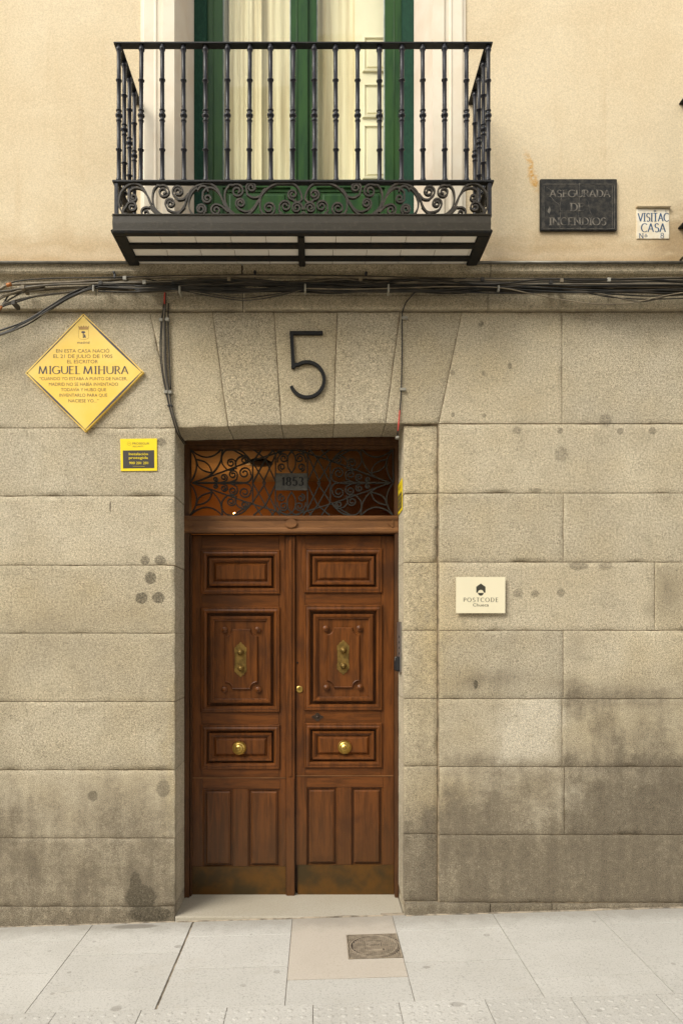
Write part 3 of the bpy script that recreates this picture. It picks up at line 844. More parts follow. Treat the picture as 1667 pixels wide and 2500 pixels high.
# mouldings round each window: part of the wall
def surround(k):
    prof_ = [(0.0, 0.0), (0.0, 0.010), (0.018, 0.014), (0.024, 0.022), (0.085, 0.022), (0.092, 0.027), (0.100, 0.027), (0.107, 0.020), (0.135, 0.020), (0.140, 0.032), (0.2125, 0.030)]
    xo0, xo1 = px(343), px(1137)
    for side in (0, 1):
        mb = MB(); vs = []
        wd = (WX0 - xo0) if side == 0 else (xo1 - WX1)
        for z in (4.05, 7.15):
            for (u, h) in prof_:
                uu = u/0.2125*wd
                x = (xo0+uu) if side == 0 else (xo1-uu)
                vs.append((x+k, Y0-h+0.001, z))
            x = WX0 if side == 0 else WX1
            vs.append((x+k, 0.10, z))
        m = len(prof_)+1
        fs = [(q, q+1, m+q+1, m+q) for q in range(m-1)]
        mb.add(vs, fs)
        build('window_architrave', mb, M['white'], pwall)
        mb = MB()
        xa, xb = (WX0+0.0, px(474, .27)) if side == 0 else (WX1, px(1010, .27))
        mb.add([(xa+k, Y0-0.028, 4.0), (xb+k, 0.275, 4.0), (xb+k, 0.275, WZ1), (xa+k, Y0-0.028, WZ1)], [(0,1,2,3)])
        s = -1 if side == 0 else 1
        mb.add([(xa+k+s*.05, Y0+.02, 4.0), (xb+k+s*.1, 0.28, 4.0), (xb+k+s*.1, 0.28, WZ1), (xa+k+s*.05, Y0+.02, WZ1)], [(3,2,1,0)])
        build('window_reveal', mb, M['reveal'], pwall, recalc_n=False)
    mb = MB(); mb.box(xo0+k, xo1+k, Y0-0.032, Y0+0.01, WZ1, WZ1+0.25); mb.box(xo0+k-.03, xo1+k+.03, Y0-0.06, Y0+0.01, WZ1+.25, WZ1+0.30)
    build('window_head', mb, M['white'], pwall)
surround(0); surround(OFF)

# ================================================================ GREEN BALCONY WINDOW
YW = 0.27
def X(v, y=YW): return px(v, y)
def Zp(v, y=YW): return pz(v, y)
win = thing('balcony_window', 'green painted two-leaf glazed balcony door behind the iron railing', 'window', (px(741.5, YW), YW, 4.06))
ztopw = 6.88; zbot = 4.03
for a, b in ((474, 505), (981, 1010)):
    mb = MB(); mb.box(X(a), X(b), YW, YW+0.09, zbot, ztopw); build('outer_frame', mb, M['teal'], win, bevel=0.004)
mb = MB(); mb.box(X(474), X(1010), YW+.002, YW+0.09, ztopw, ztopw+.08); build('frame_head', mb, M['teal'], win, bevel=0.004)
yl = YW+0.025
for s, (a, b, g0, g1) in enumerate(((505, 737, 543, 709), (742, 981, 773, 940))):
    lf = bpy.data.objects.new('window_leaf', None); C.objects.link(lf); lf.parent = win
    def bx(name, x0, x1, z0, z1, y0=yl, y1=yl+.045, mat=M['green'], bv=0.002):
        m_ = MB(); m_.box(x0, x1, y0, y1, z0, z1); return build(name, m_, mat, lf, bevel=bv)
    zg = Zp(432)
    bx('stile', X(a), X(g0), zbot, ztopw)
    bx('stile', X(g1), X(b), zbot, ztopw)
    bx('rail', X(g0), X(g1), Zp(452), zg)
    bx('rail', X(g0), X(g1), 6.5, ztopw)
    m_ = MB(); m_.rings(X(g0), X(g1), zbot, Zp(452), yl+.012, [(0,0),(.02,.0),(.024,-.006),(.036,-.006),(.04,.004),(.05,.006)]); build('lower_panel', m_, M['green'], lf, recalc_n=False)
    # thin putty line and fluting
    bx('putty', X(g0)-.0, X(g0)+.006, zg, 6.5, yl+.012, yl+.03, M['putty'], 0)
    bx('putty', X(g1)-.006, X(g1), zg, 6.5, yl+.012, yl+.03, M['putty'], 0)
    m_ = MB(); m_.box(X(g0)+.006, X(g1)-.006, yl+.022, yl+.026, zg, 6.5); build('glass_pane', m_, M['glass'], lf)
    for q in ((X(a)+.4*(X(g0)-X(a))), (X(g1)+.55*(X(b)-X(g1)))):
        m_ = MB(); m_.tube([(q, yl-.001, zbot), (q, yl-.001, ztopw)], 0.0035, 6); build('bead', m_, M['green'], lf)
m_ = MB(); m_.box(X(729), X(752), yl-.018, yl-.0005, zbot, ztopw); build('astragal', m_, M['green'], win, bevel=0.004)
m_ = MB(); m_.box(X(470), X(1014), 0.02, YW+.09, 4.0, 4.03); build('sill', m_, M['tile'], win)
# room behind the window
room = MB()
room.add([(-1.5,.36,4.0),(-1.5,3,4.0),(-1.5,3,7.0),(-1.5,.36,7.0),(5.2,.36,4.0),(5.2,3,4.0),(5.2,3,7.0),(5.2,.36,7.0)], [(0,1,2,3),(4,7,6,5),(1,5,6,2),(3,2,6,7),(0,4,5,1)])
struct(build('room_wall', room, M['shutter'], recalc_n=False))
def curtain(x0, x1, y, amp=0.012, k=90, ph=0.0):
    mb = MB(); n = 120; vs = []
    for i in range(n+1):
        x = x0+(x1-x0)*i/n
        yy = y + amp*math.sin(x*k+ph+1.5*math.sin(x*9)) + amp*.5*math.sin(x*k*2.3)
        vs += [(x, yy, 4.04), (x, yy, 6.85)]
    mb.add(vs, [(2*i, 2*i+2, 2*i+3, 2*i+1) for i in range(n)], True)
    return mb
cu = thing('curtain', 'sheer cream curtain hanging behind the panes of the green window', 'curtain', (px(741, .5), .5, 4.04))
build('curtain_drape', curtain(px(560, .4), px(640, .4), .385, .006), M['curtain'], cu, recalc_n=False)
build('curtain_drape', curtain(px(632, .4), px(760, .42), .42, .004, 47), M['curtain'], cu, recalc_n=False)
build('curtain_drape', curtain(px(760, .4), px(866, .42), .425, .005, 55, 2), M['curtain'], cu, recalc_n=False)
sh = thing('interior_shutter', 'folded cream panelled shutter inside the right pane of the green window', 'shutter', (px(905, .42), .42, 4.05))
mb = MB(); mb.box(px(866, .40), px(975, .40), .40, .43, 4.05, 6.85); build('shutter_board', mb, M['shutter'], sh, bevel=.003)
for (a, b) in ((90, 178), (205, 290), (305, 440)):
    mb = MB(); mb.rings(px(884, .40), px(950, .40), pz(b, .40), pz(a, .40), .399, [(0,0),(.004,.012),(.016,.014),(.022,.003),(.03,.003),(.034,.010),(.045,.010)])
    build('shutter_panel', mb, M['shutter'], sh, recalc_n=False)
sh2 = thing('interior_shutter', 'narrow folded cream shutter edge inside the left pane of the green window', 'shutter', (px(560, .42), .42, 4.05))
mb = MB(); mb.box(px(515, .42), px(557, .42), .41, .44, 4.05, 6.85); build('shutter_board', mb, M['shutter'], sh2, bevel=.003)

win2 = copy_tree(win); win2.location.x += OFF
win2['label'] = 'green balcony door of the neighbouring window further right'
# ================================================================ BALCONY
YB = -0.445
BX0, BX1 = px(277.5, YB), px(1202.5, YB)
bal = thing('balcony', 'wrought iron balcony with turned balusters and tiled underside above the door', 'balcony', ((BX0+BX1)/2, YB, 3.945), 'iron balconies on the facade')
def BZ(v): return pz(v, YB)
zr, zl = BZ(101), BZ(440)
# top rail: flat bar on three sides
mb = MB(); tw, tt = 0.044, 0.009
mb.box(BX0, BX1, YB, YB+tw, zr-tt, zr); mb.box(BX0, BX0+tw-.004, YB+tw, 0.03, zr-tt, zr); mb.box(BX1-tw+.004, BX1, YB+tw, 0.03, zr-tt, zr)
build('top_rail', mb, M['iron'], bal, bevel=0.0015)
mb = MB(); o_ = 0.006
mb.box(BX0-o_, BX1+o_, YB-.004, YB+.034, zl-.010, zl+.001); mb.box(BX0-o_, BX0+.03, YB+.034, .03, zl-.010, zl+.001); mb.box(BX1-.03, BX1+o_, YB+.034, .03, zl-.010, zl+.001)
build('middle_rail', mb, M['iron'], bal, bevel=0.0015)
# balusters: one, then copies
zb0, zb1 = zl+.001, zr-tt
def bprof():
    P = [(0.0165, 0), (0.0175, .006), (0.016, .012), (0.0122, .024)]
    r0 = .0117
    def ring(zc, r, h):
        return [(r0, zc-h*1.3), (r*.8, zc-h), (r, zc-h*.4), (r, zc+h*.4), (r*.8, zc+h), (r0, zc+h*1.3)]
    zz = lambda v: BZ(v)-zb0
    P += ring(zz(361), .0168, .006)
    P += ring(zz(290), .0155, .006)
    P += [(r0, zz(285))] + [(.0195*math.sin(a*PI/6)**.6 if 0 < a < 6 else r0, zz(277)-.0125*math.cos(a*PI/6)) for a in range(1, 6)]
    P += ring(zz(265), .016, .0055)
    P += ring(zz(191), .0168, .006)
    top = zb1-zb0
    P += [(r0, top-.036), (.013, top-.033), (.0165, top-.026), (.0165, top-.018), (.012, top-.013), (.0125, top-.004), (.009, top)]
    return P
y_b = YB+.017
x_first = px(291, y_b); x_last = px(1191, y_b)
mb = MB().lathe(bprof(), (x_first, y_b, zb0), 'z', 14)
b0 = build('baluster', mb, M['baluster'], bal, loc=(x_first, y_b, zb0))
for i in range(1, 18):
    c = inst(b0, bal, dx=(x_last-x_first)*i/17)
    c.rotation_euler = (random.uniform(-.006, .006), random.uniform(-.008, .004), random.uniform(0, 3))
for i in range(1, 4):
    inst(b0, bal, dy=.112*i, rz=i); inst(b0, bal, dx=(x_last-x_first), dy=.112*i, rz=i+.5)
# corner uprights under the middle rail
for xx in (BX0+.004, BX1-.026):
    mb = MB(); mb.box(xx, xx+.02, YB+.002, YB+.022, BZ(529), zl-.010); build('corner_post', mb, M['baluster'], bal, bevel=.002)
# fascia, floor and underside
zf1, zf0 = BZ(528), BZ(566)
mb = MB(); e = 0.010
fx0, fx1 = px(275.5, YB-.012), px(1197.5, YB-.012)
def fascia_strip(p0, p1, nrm):
    pr = [(0, zf1+.004, .006), (0, zf1, .006), (0, zf1-.004, 0), (0, (zf0+zf1)/2, .002), (0, zf0+.008, 0), (0, zf0+.003, .010), (0, zf0-.005, .010)]
    vs = []
    n = 24
    for i in range(n+1):
        x = p0[0]+(p1[0]-p0[0])*i/n; y = p0[1]+(p1[1]-p0[1])*i/n
        for (_, z, h) in pr:
            hh = h + .0012*noise.noise(Vector((x*6, y*6, z*9)))
            vs.append((x+nrm[0]*hh, y+nrm[1]*hh, z + .001*noise.noise(Vector((x*9, y*9, 3)))))
    m = len(pr)
    mb.add(vs, [(i*m+k, i*m+k+1, (i+1)*m+k+1, (i+1)*m+k) for i in range(n) for k in range(m-1)], False)
fascia_strip((fx0, YB-.012), (fx1, YB-.012), (0, -1)); fascia_strip((fx0, -.10), (fx0, YB-.012), (-1, 0)); fascia_strip((fx1, YB-.012), (fx1, -.10), (1, 0))
mb.box(fx0+.004, fx1-.004, YB-.008, .02, zf1-.006, zf1+.002)
build('fascia', mb, M['fascia'], bal, recalc_n=True)
zu = zf0-.005
def under(name, x0, x1, y0, y1, z0, z1, b=.003):
    m_ = MB(); m_.box(x0, x1, y0, y1, z0, z1); return build(name, m_, M['under'], bal, bevel=b)
under('support_bar', fx0-.004, fx1+.004, YB-.018, YB+.022, zu-.010, zu+.004)
under('support_bar', fx0+.05, fx1-.05, -.340, -.288, zu-.008, zu+.006)
under('support_bar', fx0+.05, fx1-.05, -.200, -.150, zu-.008, zu+.006)
under('support_bar', fx0, fx0+.062, YB+.022, -.10, zu-.010, zu+.008)
under('support_bar', fx1-.062, fx1, YB+.022, -.10, zu-.010, zu+.008)
under('support_bar', px(736, -.3)-.019, px(736, -.3)+.019, YB+.022, -.10, zu-.016, zu+.006)
tx = 0.1955
tl0 = None
x = px(736, -.3) - 5*tx
for row, (ya, yb) in enumerate(((YB+.01, -.262), (-.259, -.08), )):
    for i in range(-1, 11):
        a = x + i*tx + (row*.010 if i < 5 else -row*.010); b_ = a + tx - .003
        if row: a -= .004; b_ -= .004
        a = max(a, fx0+.03); b_ = min(b_, fx1-.03)
        if b_-a < .01: continue
        m_ = MB(); m_.box(a, b_, ya, yb, zu+.004, zu+.014)
        build('soffit_tile', m_, M['tile'], bal, loc=((a+b_)/2, (ya+yb)/2, zu+.006), bevel=.001)
m_ = MB(); m_.box(fx0+.01, fx1-.01, YB+.0, -.0, zu+.016, zf1-.008); build('slab_core', m_, M['mortar'], bal)

# scroll work between middle rail and floor: traced, mirrored, each bar its own piece
def zc(p):     # zoomed photograph coordinates -> metres on the railing plane
    return (px(260+p[0]*.3189, YB), pz(420+p[1]*.3189, YB))
S = []
def sc_(pre, cx, cy, r, a0, turns, rin=.25, n=8):
    c_ = curl(cx, cy, r, a0, turns, rin)
    S.append((smooth_pts(pre, n)[:-1] if pre else []) + c_)
# waves
S.append(smooth_pts([(150,330),(112,290),(92,225),(110,150),(160,98),(215,83),(270,105),(308,165),(335,235),(375,290),(430,322),(490,333)], 6))
S.append(smooth_pts([(395,325),(470,335),(540,318),(590,265),(618,190),(655,125),(720,90),(790,84),(845,120),(880,190),(915,265),(955,310),(1010,328)], 6))
S.append(smooth_pts([(940,315),(1020,332),(1095,310),(1145,255),(1185,175),(1240,115),(1310,82),(1390,74),(1450,98),(1485,150),(1498,205)], 6))
# group under first crest
sc_([(345,240),(310,170),(270,125),(215,115),(175,140)], 205, 188, 34, 200, -1.4)
sc_([(130,335),(125,290)], 195, 262, 44, 190, -1.0+2.4, .22)
sc_([(420,330),(370,300),(330,258)], 300, 305, 44, -60, -1.3, .2)
# group above first trough
sc_([(420,322),(370,270),(352,200),(362,130),(395,92)], 435, 145, 52, -120, 1.6)
sc_([(470,325),(560,270)][:0], 545, 145, 52, 60, 1.6) if False else sc_([(600,235),(640,150)][:0] or [(625,160),(590,200),(545,205)], 548, 140, 48, 120, 1.75)
sc_([(600,260),(560,298),(510,300),(465,280)], 488, 232, 40, 155, 1.6)
# group under second crest
sc_([(680,335),(640,290),(628,225),(650,160),(690,115),(740,100)][:5], 740, 140, 40, 190, .5, .9)
sc_([(905,255),(870,170),(820,120),(770,118),(735,150)], 772, 195, 38, 190, -1.35)
sc_([(665,325),(660,300)][:0], 722, 277, 42, 60, -1.8)
sc_([(930,300),(880,255),(835,240)], 838, 285, 44, -95, -1.45, .2)
# group above second trough
sc_([(990,325),(930,270),(905,200),(912,135),(945,90)], 1000, 140, 55, -125, 1.55)
sc_([(1205,130),(1170,180),(1120,190),(1075,165)], 1108, 112, 42, 150, 1.7)
sc_([(1160,215),(1120,275),(1070,298),(1015,280)], 1026, 232, 40, 130, 1.7)
# group under the middle crest and the lyre
sc_([(1215,120),(1180,190),(1175,265),(1195,315)], 1243, 270, 55, 120, -1.75, .2)
sc_([(1498,200),(1470,225),(1430,215)], 1425, 165, 42, 80, 1.55)
sc_([(1340,330),(1318,280)], 1370, 255, 48, 160, 1.6, .2)
sc_([(1508,290)], 1456, 268, 46, 20, -1.8+.0, .2)
S.append(smooth_pts([(1340,300),(1350,325),(1410,338),(1470,330),(1508,300)], 6))
sp = bpy.data.objects.new('scroll_panel', None); C.objects.link(sp); sp.parent = bal
for pts in S:
    for mir in (0, 1):
        q = [(3016-p[0], p[1]) if mir else p for p in pts]
        q = [zc(p) for p in q]
        q = [(a, min(max(b, BZ(527)+.002), zl-.014)) for a, b in q]
        m_ = MB().ribbon(q, .0092, YB+.003, YB+.021)
        build('scroll', m_, M['scroll'], sp)
# short scroll returns on the two sides
for xx in (BX0+.004, BX1-.020):
    for cyy in (-.36, -.24, -.12):
        pts = smooth_pts([(cyy-.05, 4.06), (cyy-.055, 4.13), (cyy-.03, 4.19), (cyy, 4.20)], 5)[:-1] + [(cyy+.035*math.cos(a), 4.165+.035*math.sin(a)) for a in [1.57-.0]] + [(cyy+(.035-.004*k)*math.cos(1.57-k*.8), 4.165+(.035-.004*k)*math.sin(1.57-k*.8)) for k in range(8)]
        m_ = MB().ribbon(pts, .007, 0, .016, plane='yz', off=xx); build('scroll', m_, M['scroll'], sp)
        pts = [(cyy+.01+(.034-.004*k)*math.cos(-2+k*.8), 4.085+(.034-.004*k)*math.sin(-2+k*.8)) for k in range(8)]
        m_ = MB().ribbon(pts, .007, 0, .016, plane='yz', off=xx); build('scroll', m_, M['scroll'], sp)
# the neighbouring balcony, only its corner in the picture
nb = copy_tree(bal)
nb.location.x += OFF
nb['label'] = 'dark iron end of the next balcony cut off by the right picture edge'
sd0 = [o for o in nb.children if o.name.startswith('baluster')]

# ================================================================ CABLES ALONG THE CORNICE
def cab(parent, pts, r, mat, name='cable', y=-.075, jit=.0):
    P = []
    for p in pts:
        yy = p[2] if len(p) > 2 else y
        P.append((px(p[0], yy), yy, pz(p[1], yy)))
    P = smooth_pts(P, 6)
    return build(name, MB().tube(P, r, 7), mat, parent)
def face_y(v):          # how far out the moulding stands at this picture height
    return -.072 if v > 716 else -.085
run = thing('cable_run', 'dense tangle of black cables strapped along the stone cornice', 'cables', (0, -.09, 3.84))
random.seed(5)
# main conduits
cab(run, [(-300,760,-.12),(-60,722,-.12),(0,706,-.12),(22,696,-.12),(90,692,-.12),(180,689,-.12),(290,681,-.12),(420,676,-.125),(700,676,-.125),(1000,680,-.125),(1200,683,-.125),(1450,686,-.125),(1667,688,-.125),(2100,692,-.125),(3000,700,-.125)], .0085, M['conduit'])
cab(run, [(-300,735,-.13),(0,712,-.13),(40,706,-.13),(120,696,-.13),(240,692,-.13),(400,688,-.125),(700,688,-.12),(1000,690,-.13),(1300,694,-.13),(1667,694,-.13),(2400,700,-.13)], .0065, M['cable2'])
cab(run, [(12,694,-.125),(60,684,-.125),(140,679,-.125),(280,677,-.13),(500,672,-.13),(800,672,-.13),(1100,679,-.13),(1400,680,-.13),(1700,683,-.13),(2300,690,-.13)], .0035, M['cable'])
cab(run, [(0,730,-.11),(30,716,-.11),(80,706,-.11),(200,700,-.11),(360,694,-.12),(700,694,-.12),(1000,698,-.12),(1667,702,-.12),(2300,705,-.12)], .006, M['conduit'])
# fan at the left
cab(run, [(-60,770,-.1),(0,728,-.1),(20,720,-.1),(70,712,-.1),(140,706,-.1),(229,700,-.12)], .005, M['cable2'])
cab(run, [(-60,775,-.1),(0,748,-.1),(18,740,-.1),(60,728,-.1),(130,718,-.1),(229,704,-.12)], .0055, M['cable2'])
cab(run, [(-60,790,-.1),(0,752,-.1),(40,738,-.1),(95,722,-.1),(150,716,-.1),(229,706,-.12)], .0045, M['cable'])
cab(run, [(-60,800,-.1),(-10,770,-.1),(0,760,-.1),(12,740,-.1),(40,722,-.1),(62,712,-.11),(110,706,-.12)], .005, M['cable2'])
cab(run, [(-60,800,-.1),(0,752,-.1),(25,718,-.1),(60,700,-.12),(110,700,-.12)], .005, M['cable'])
for k in range(9):
    a = random.uniform(-1, 1)
    q = [(-200, 880+a*8), (0, 813+a*9), (54, 792+a*6), (90, 773+a*5), (128, 748+a*6), (178, 720+a*6), (229, 702+a*4)]
    cab(run, [(u+random.uniform(-3,3), v+random.uniform(-2,2), -.125+.012*random.random()) for u, v in q] + [(300, 700+a*4, -.13), (430, 703+a*5, -.13), (600, 702+a*6, -.125)], random.choice((.0035, .0045, .005)), random.choice((M['cable'], M['cable'], M['cable2'])))
# the pack itself
for k in range(46):
    base = random.choice((684, 690, 695, 700, 704, 708, 712)) + random.uniform(-3, 3)
    x0 = random.choice((225, 240, 330, 420)); pts = []; xe = 2500 if k < 32 else random.uniform(1000, 1250)
    x = x0
    lay = -.100 - .035*random.random()
    while x < xe:
        nar = 1 if any(abs(x-t_) < 60 for t_ in (229, 438, 745, 948, 1215)) else 0
        v = base + (701-base)*nar*.45 + random.uniform(-4.5, 4.5) + (0 if x < 1500 else (x-1500)*.006)
        pts.append((x, v, lay)); x += random.uniform(90, 160)
    cab(run, pts, random.choice((.003, .004, .0045, .0055)), random.choice((M['cable'], M['cable'], M['cable'], M['cable2'])))
# sags
cab(run, [(229,703,-.13),(330,702,-.13),(430,708,-.13),(520,724,-.13),(600,733,-.13),(680,722,-.13),(745,704,-.13)], .0035, M['cable'])
cab(run, [(300,703,-.13),(430,710,-.13),(540,726,-.13),(610,734,-.13),(700,716,-.13),(760,703,-.13)], .003, M['cable2'])
cab(run, [(438,706,-.13),(520,718,-.13),(590,728,-.13),(660,720,-.13),(745,705,-.13)], .003, M['cable'])
cab(run, [(745,704,-.138),(850,706,-.138),(948,704,-.138),(1080,700,-.138),(1215,702,-.138),(1300,718,-.138),(1390,735,-.138),(1470,743,-.138),(1550,738,-.138),(1620,722,-.138),(1700,712,-.138),(1900,705,-.138)], .0032, M['conduit'])
cab(run, [(1100,690,-.13),(1300,700,-.13),(1450,715,-.13),(1530,732,-.13),(1580,735,-.13),(1660,715,-.13),(1760,705,-.13)], .004, M['cable2'])
cab(run, [(948,705,-.13),(1100,712,-.13),(1250,716,-.13),(1400,712,-.13),(1560,722,-.13),(1667,720,-.13),(1900,710,-.13)], .0045, M['cable'])
cab(run, [(1250,700,-.13),(1380,706,-.13),(1480,724,-.13),(1560,730,-.13),(1667,728,-.13),(1900,715,-.13)], .0035, M['cable'])
for (u, v, h) in ((229,705,16),(439,708,17),(745,703,18),(948,704,19),(1216,705,15)):
    m_ = MB(); m_.box(px(u-2.2, -.14), px(u+2.2, -.14), -.150, -.09, pz(v+h/2, -.14), pz(v-h/2, -.14)); build('cable_tie', m_, M['tie'], run, bevel=.002)
for (u, v) in ((306,680),(58,702),(247,692),(35,740),(1177,683),(1485,684),(1343,690),(354,690),(560,682),(700,694),(1370,686),(880,682)):
    m_ = MB(); m_.box(px(u-5, -.13), px(u+4, -.13), -.140, -.06, pz(v+5, -.13), pz(v-5, -.13)); build('cable_clip', m_, random.choice((M['tie'], M['cable'], M['conduit'])), run, bevel=.002)
m_ = MB().tube([(px(18, -.12), -.122, pz(697, -.12)), (px(30, -.12), -.122, pz(694, -.12))], .0115, 8); build('cable_sleeve', m_, M['orange'], run)
m_ = MB().tube([(px(-2, -.1), -.102, pz(760, -.1)), (px(6, -.1), -.102, pz(748, -.1))], .0075, 8); build('cable_sleeve', m_, M['orange'], run)
for (u, v) in ((281,670),(623,668),(893,671)):
    m_ = MB().tube([(px(u, -.1), -.09, pz(v+2, -.1)), (px(u, -.1), -.125, pz(v-1, -.1))], .008, 8)
    m_.box(px(u-2, -.12), px(u+2, -.12), -.13, -.10, pz(v+12, -.12), pz(v, -.12)); build('wall_hook', m_, M['rubber'], run)

dl = thing('drop_cables', 'bundle of black cables curving down the wall to the left corner of the doorway', 'cables', (px(405), -.02, 3.4))
for k in range(5):
    d = (k-2)*2.6
    q = [(404+d*.3,716,-.10),(403+d*.4,735,-.05),(401+d*.5,760,-.045),(399+d*.9,785,-.02),(398+d*1.3,850,-.02),(402+d*1.1,910,-.02),(410+d*.8,958,-.02),(417+d*.6,995,-.02),(427+d*.6,1030,-.015),(437+d*.5,1060,.02),(452+d*.35,1084,.12)]
    cab(dl, q, (.0036,.0033,.0030,.004,.0036)[k], (M['cable'],M['cable'],M['conduit'],M['cable2'],M['cable'])[k])
cab(dl, [(403,712,-.11),(402,728,-.07),(402,742,-.055)], .0045, M['red'])
cab(dl, [(412,740,-.05),(411,785,-.016),(413,850,-.014),(417,950,-.014)], .0045, M['cable'])
for (u, v) in ((396,785),(411,784),(408,960),(418,961)):
    m_ = MB(); m_.box(px(u-5), px(u+4), -.03, 0, pz(v+4), pz(v-4)); build('cable_clip', m_, M['tie'], dl, bevel=.002)
m_ = MB(); m_.box(px(411), px(423), -.028, .0, pz(994), pz(991)); build('cable_clip', m_, M['rubber'], dl, bevel=.001)
dr = thing('drop_cable', 'single thin black cable with a red lower end hanging right of the numeral', 'cable', (px(979), -.02, 3.4))
q = [(1020,706,-.12),(1005,722,-.10),(990,740,-.05),(982,762,-.035),(981,778,-.012),(981,850,-.012),(979,952,-.012),(977,985,-.012),(975.5,1002,-.012)]
cab(dr, q, .004, M['cable'])
cab(dr, [(975.5,1002,-.012),(973.5,1028,-.012),(971,1052,-.012)], .0045, M['red'])
cab(dr, [(971,1052,-.012),(970,1062,.01),(969,1066,.05)], .005, M['cable'])
for (u, v) in ((987,778),(983,952)):
    m_ = MB(); m_.box(px(u-8), px(u+7), -.02, 0, pz(v+4), pz(v-3)); build('cable_clip', m_, M['tie'], dr, bevel=.002)
m_ = MB(); m_.box(px(966), px(974), -.0, .03, pz(1070), pz(1064)); build('cable_clip', m_, M['tie'], dr, bevel=.002)

# ================================================================ NUMERAL 5
pts = [(785,812),(750,812),(712,812)]
num = MB()
fz = lambda P: [(px(a, -.02), pz(b, -.02)) for a, b in P]
num.ribbon(fz([(788,812),(707,812)]), .0215, -.020, .0)
num.ribbon(fz([(711.5,809),(716,899)]), .0215, -.0205, .0)
bw = [(713.5,897),(722,889)] + [(749.5+41.5*math.cos(R(a)), 926+43*math.sin(R(a))) for a in range(-122, 166, 8)]
num.ribbon(fz(smooth_pts(bw, 2)), .020, -.0208, .0)
tag(build('house_numeral', num, M['black'], bevel=.001), 'large black numeral 5 fixed on the keystone above the door', 'number')

# ================================================================ SIGNS ON THE STONE
def sz(ox, oy, s, y):
    return lambda a, b: (px(ox+a*s, y), pz(oy+b*s, y))
# diamond plaque
yp = -.022
q = sz(40, 750, .2296, yp)
pq = thing('memorial_plaque', 'yellow diamond-shaped memorial plaque to a writer on the left wall', 'plaque', (px(205), yp, pz(910)))
T_, L_, B_, R_ = q(715,66), q(96,700), q(735,1328), q(1358,690)
def lerp(a, b, t): return (a[0]+(b[0]-a[0])*t, a[1]+(b[1]-a[1])*t)
ctr = ((T_[0]+B_[0])/2, (L_[1]+R_[1])/2)
poly = [L_, B_, R_, T_]
m_ = MB(); m_.prism(poly, yp, -.002); build('plate', m_, M['plaque'], pq, bevel=.0015)
i1 = [lerp(p, ctr, .040) for p in poly]
ln = MB()
for k in range(4):
    a, b = i1[k], i1[(k+1) % 4]
    th = (.011, .011, .012, .004)[k]
    n_ = 10
    ln.ribbon([lerp(a, b, u/n_) for u in range(n_+1)], .003, yp-.0012, yp-.0003, wf=lambda dx, dz, u, th=th: .0015+th*(math.sin(PI*u)**.8 if 0 < u < 1 else 0))
build('border_line', ln, M['ink_dark'], pq)
for p in [lerp(p, ctr, .035) for p in poly]:
    m_ = MB().lathe([(.004, 0), (.004, .002), (.002, .003)], (p[0], yp, p[1]), 'y', 8); build('screw', m_, M['dullbrass'], pq)
tb = MB()
for (s, a, b, t_, u) in (("EN ESTA CASA NACIÓ",427,993,447,482),("EL 21 DE JULIO DE 1905",398,1025,503,540),("EL ESCRITOR",543,872,560,597),
                      ("“CUANDO YO ESTABA A PUNTO DE NACER,",248,1182,743,776),("MADRID NO SE HABÍA INVENTADO",350,1085,802,836),("TODAVÍA Y HUBO QUE",478,957,861,893),
                      ("INVENTARLO PARA QUE",462,970,919,952),("NACIESE YO...”",557,878,979,1012)):
    p0 = q(a, u); p1 = q(b, t_); tb = MB()
    sans(tb, s, p0[0], p1[0], p0[1], p1[1], yp-.0008)
    build('lettering', tb, M['ink_brown'], pq, recalc_n=False)
for s_, a, b in (("MIGUEL", 245, 680), ("MIHURA", 722, 1190)):
    tb = MB(); p0 = q(a, 708); p1 = q(b, 628)
    serif(tb, s_, p0[0], p1[0], p0[1], p1[1], yp-.0014, yp-.0002, .15, .045)
    build('lettering', tb, M['ink_dark'], pq)
tb = MB(); p0 = q(653, 388); p1 = q(780, 362); sans(tb, "madrid", p0[0], p1[0], p0[1], p1[1], yp-.0008)
build('lettering', tb, M['ink_dark'], pq, recalc_n=False)
cr = MB()
cr.prism([q(*p) for p in ((668,238),(768,238),(776,196),(758,212),(745,196),(733,212),(720,194),(706,212),(694,196),(682,212),(663,198))], yp-.001, yp-.0002)
cr.ribbon([q(*p) for p in ((664,240),(664,325),(690,340),(718,346),(748,340),(772,325),(772,240))], .0010, yp-.001, yp-.0002)
build('crest', cr, M['ink_gold'], pq)
cr = MB()
cr.prism([q(715+22*math.cos(a*PI/5), 266+11*math.sin(a*PI/5)) for a in range(10)], yp-.0012, yp-.0002)
cr.prism([q(*p) for p in ((711,270),(719,270),(717,326),(711,326))], yp-.0013, yp-.0002)
cr.prism([q(*p) for p in ((722,290),(730,288),(738,300),(742,326),(735,326),(730,312),(724,326),(719,326),(724,300))], yp-.0014, yp-.0002)
build('crest', cr, M['ink_dark'], pq)

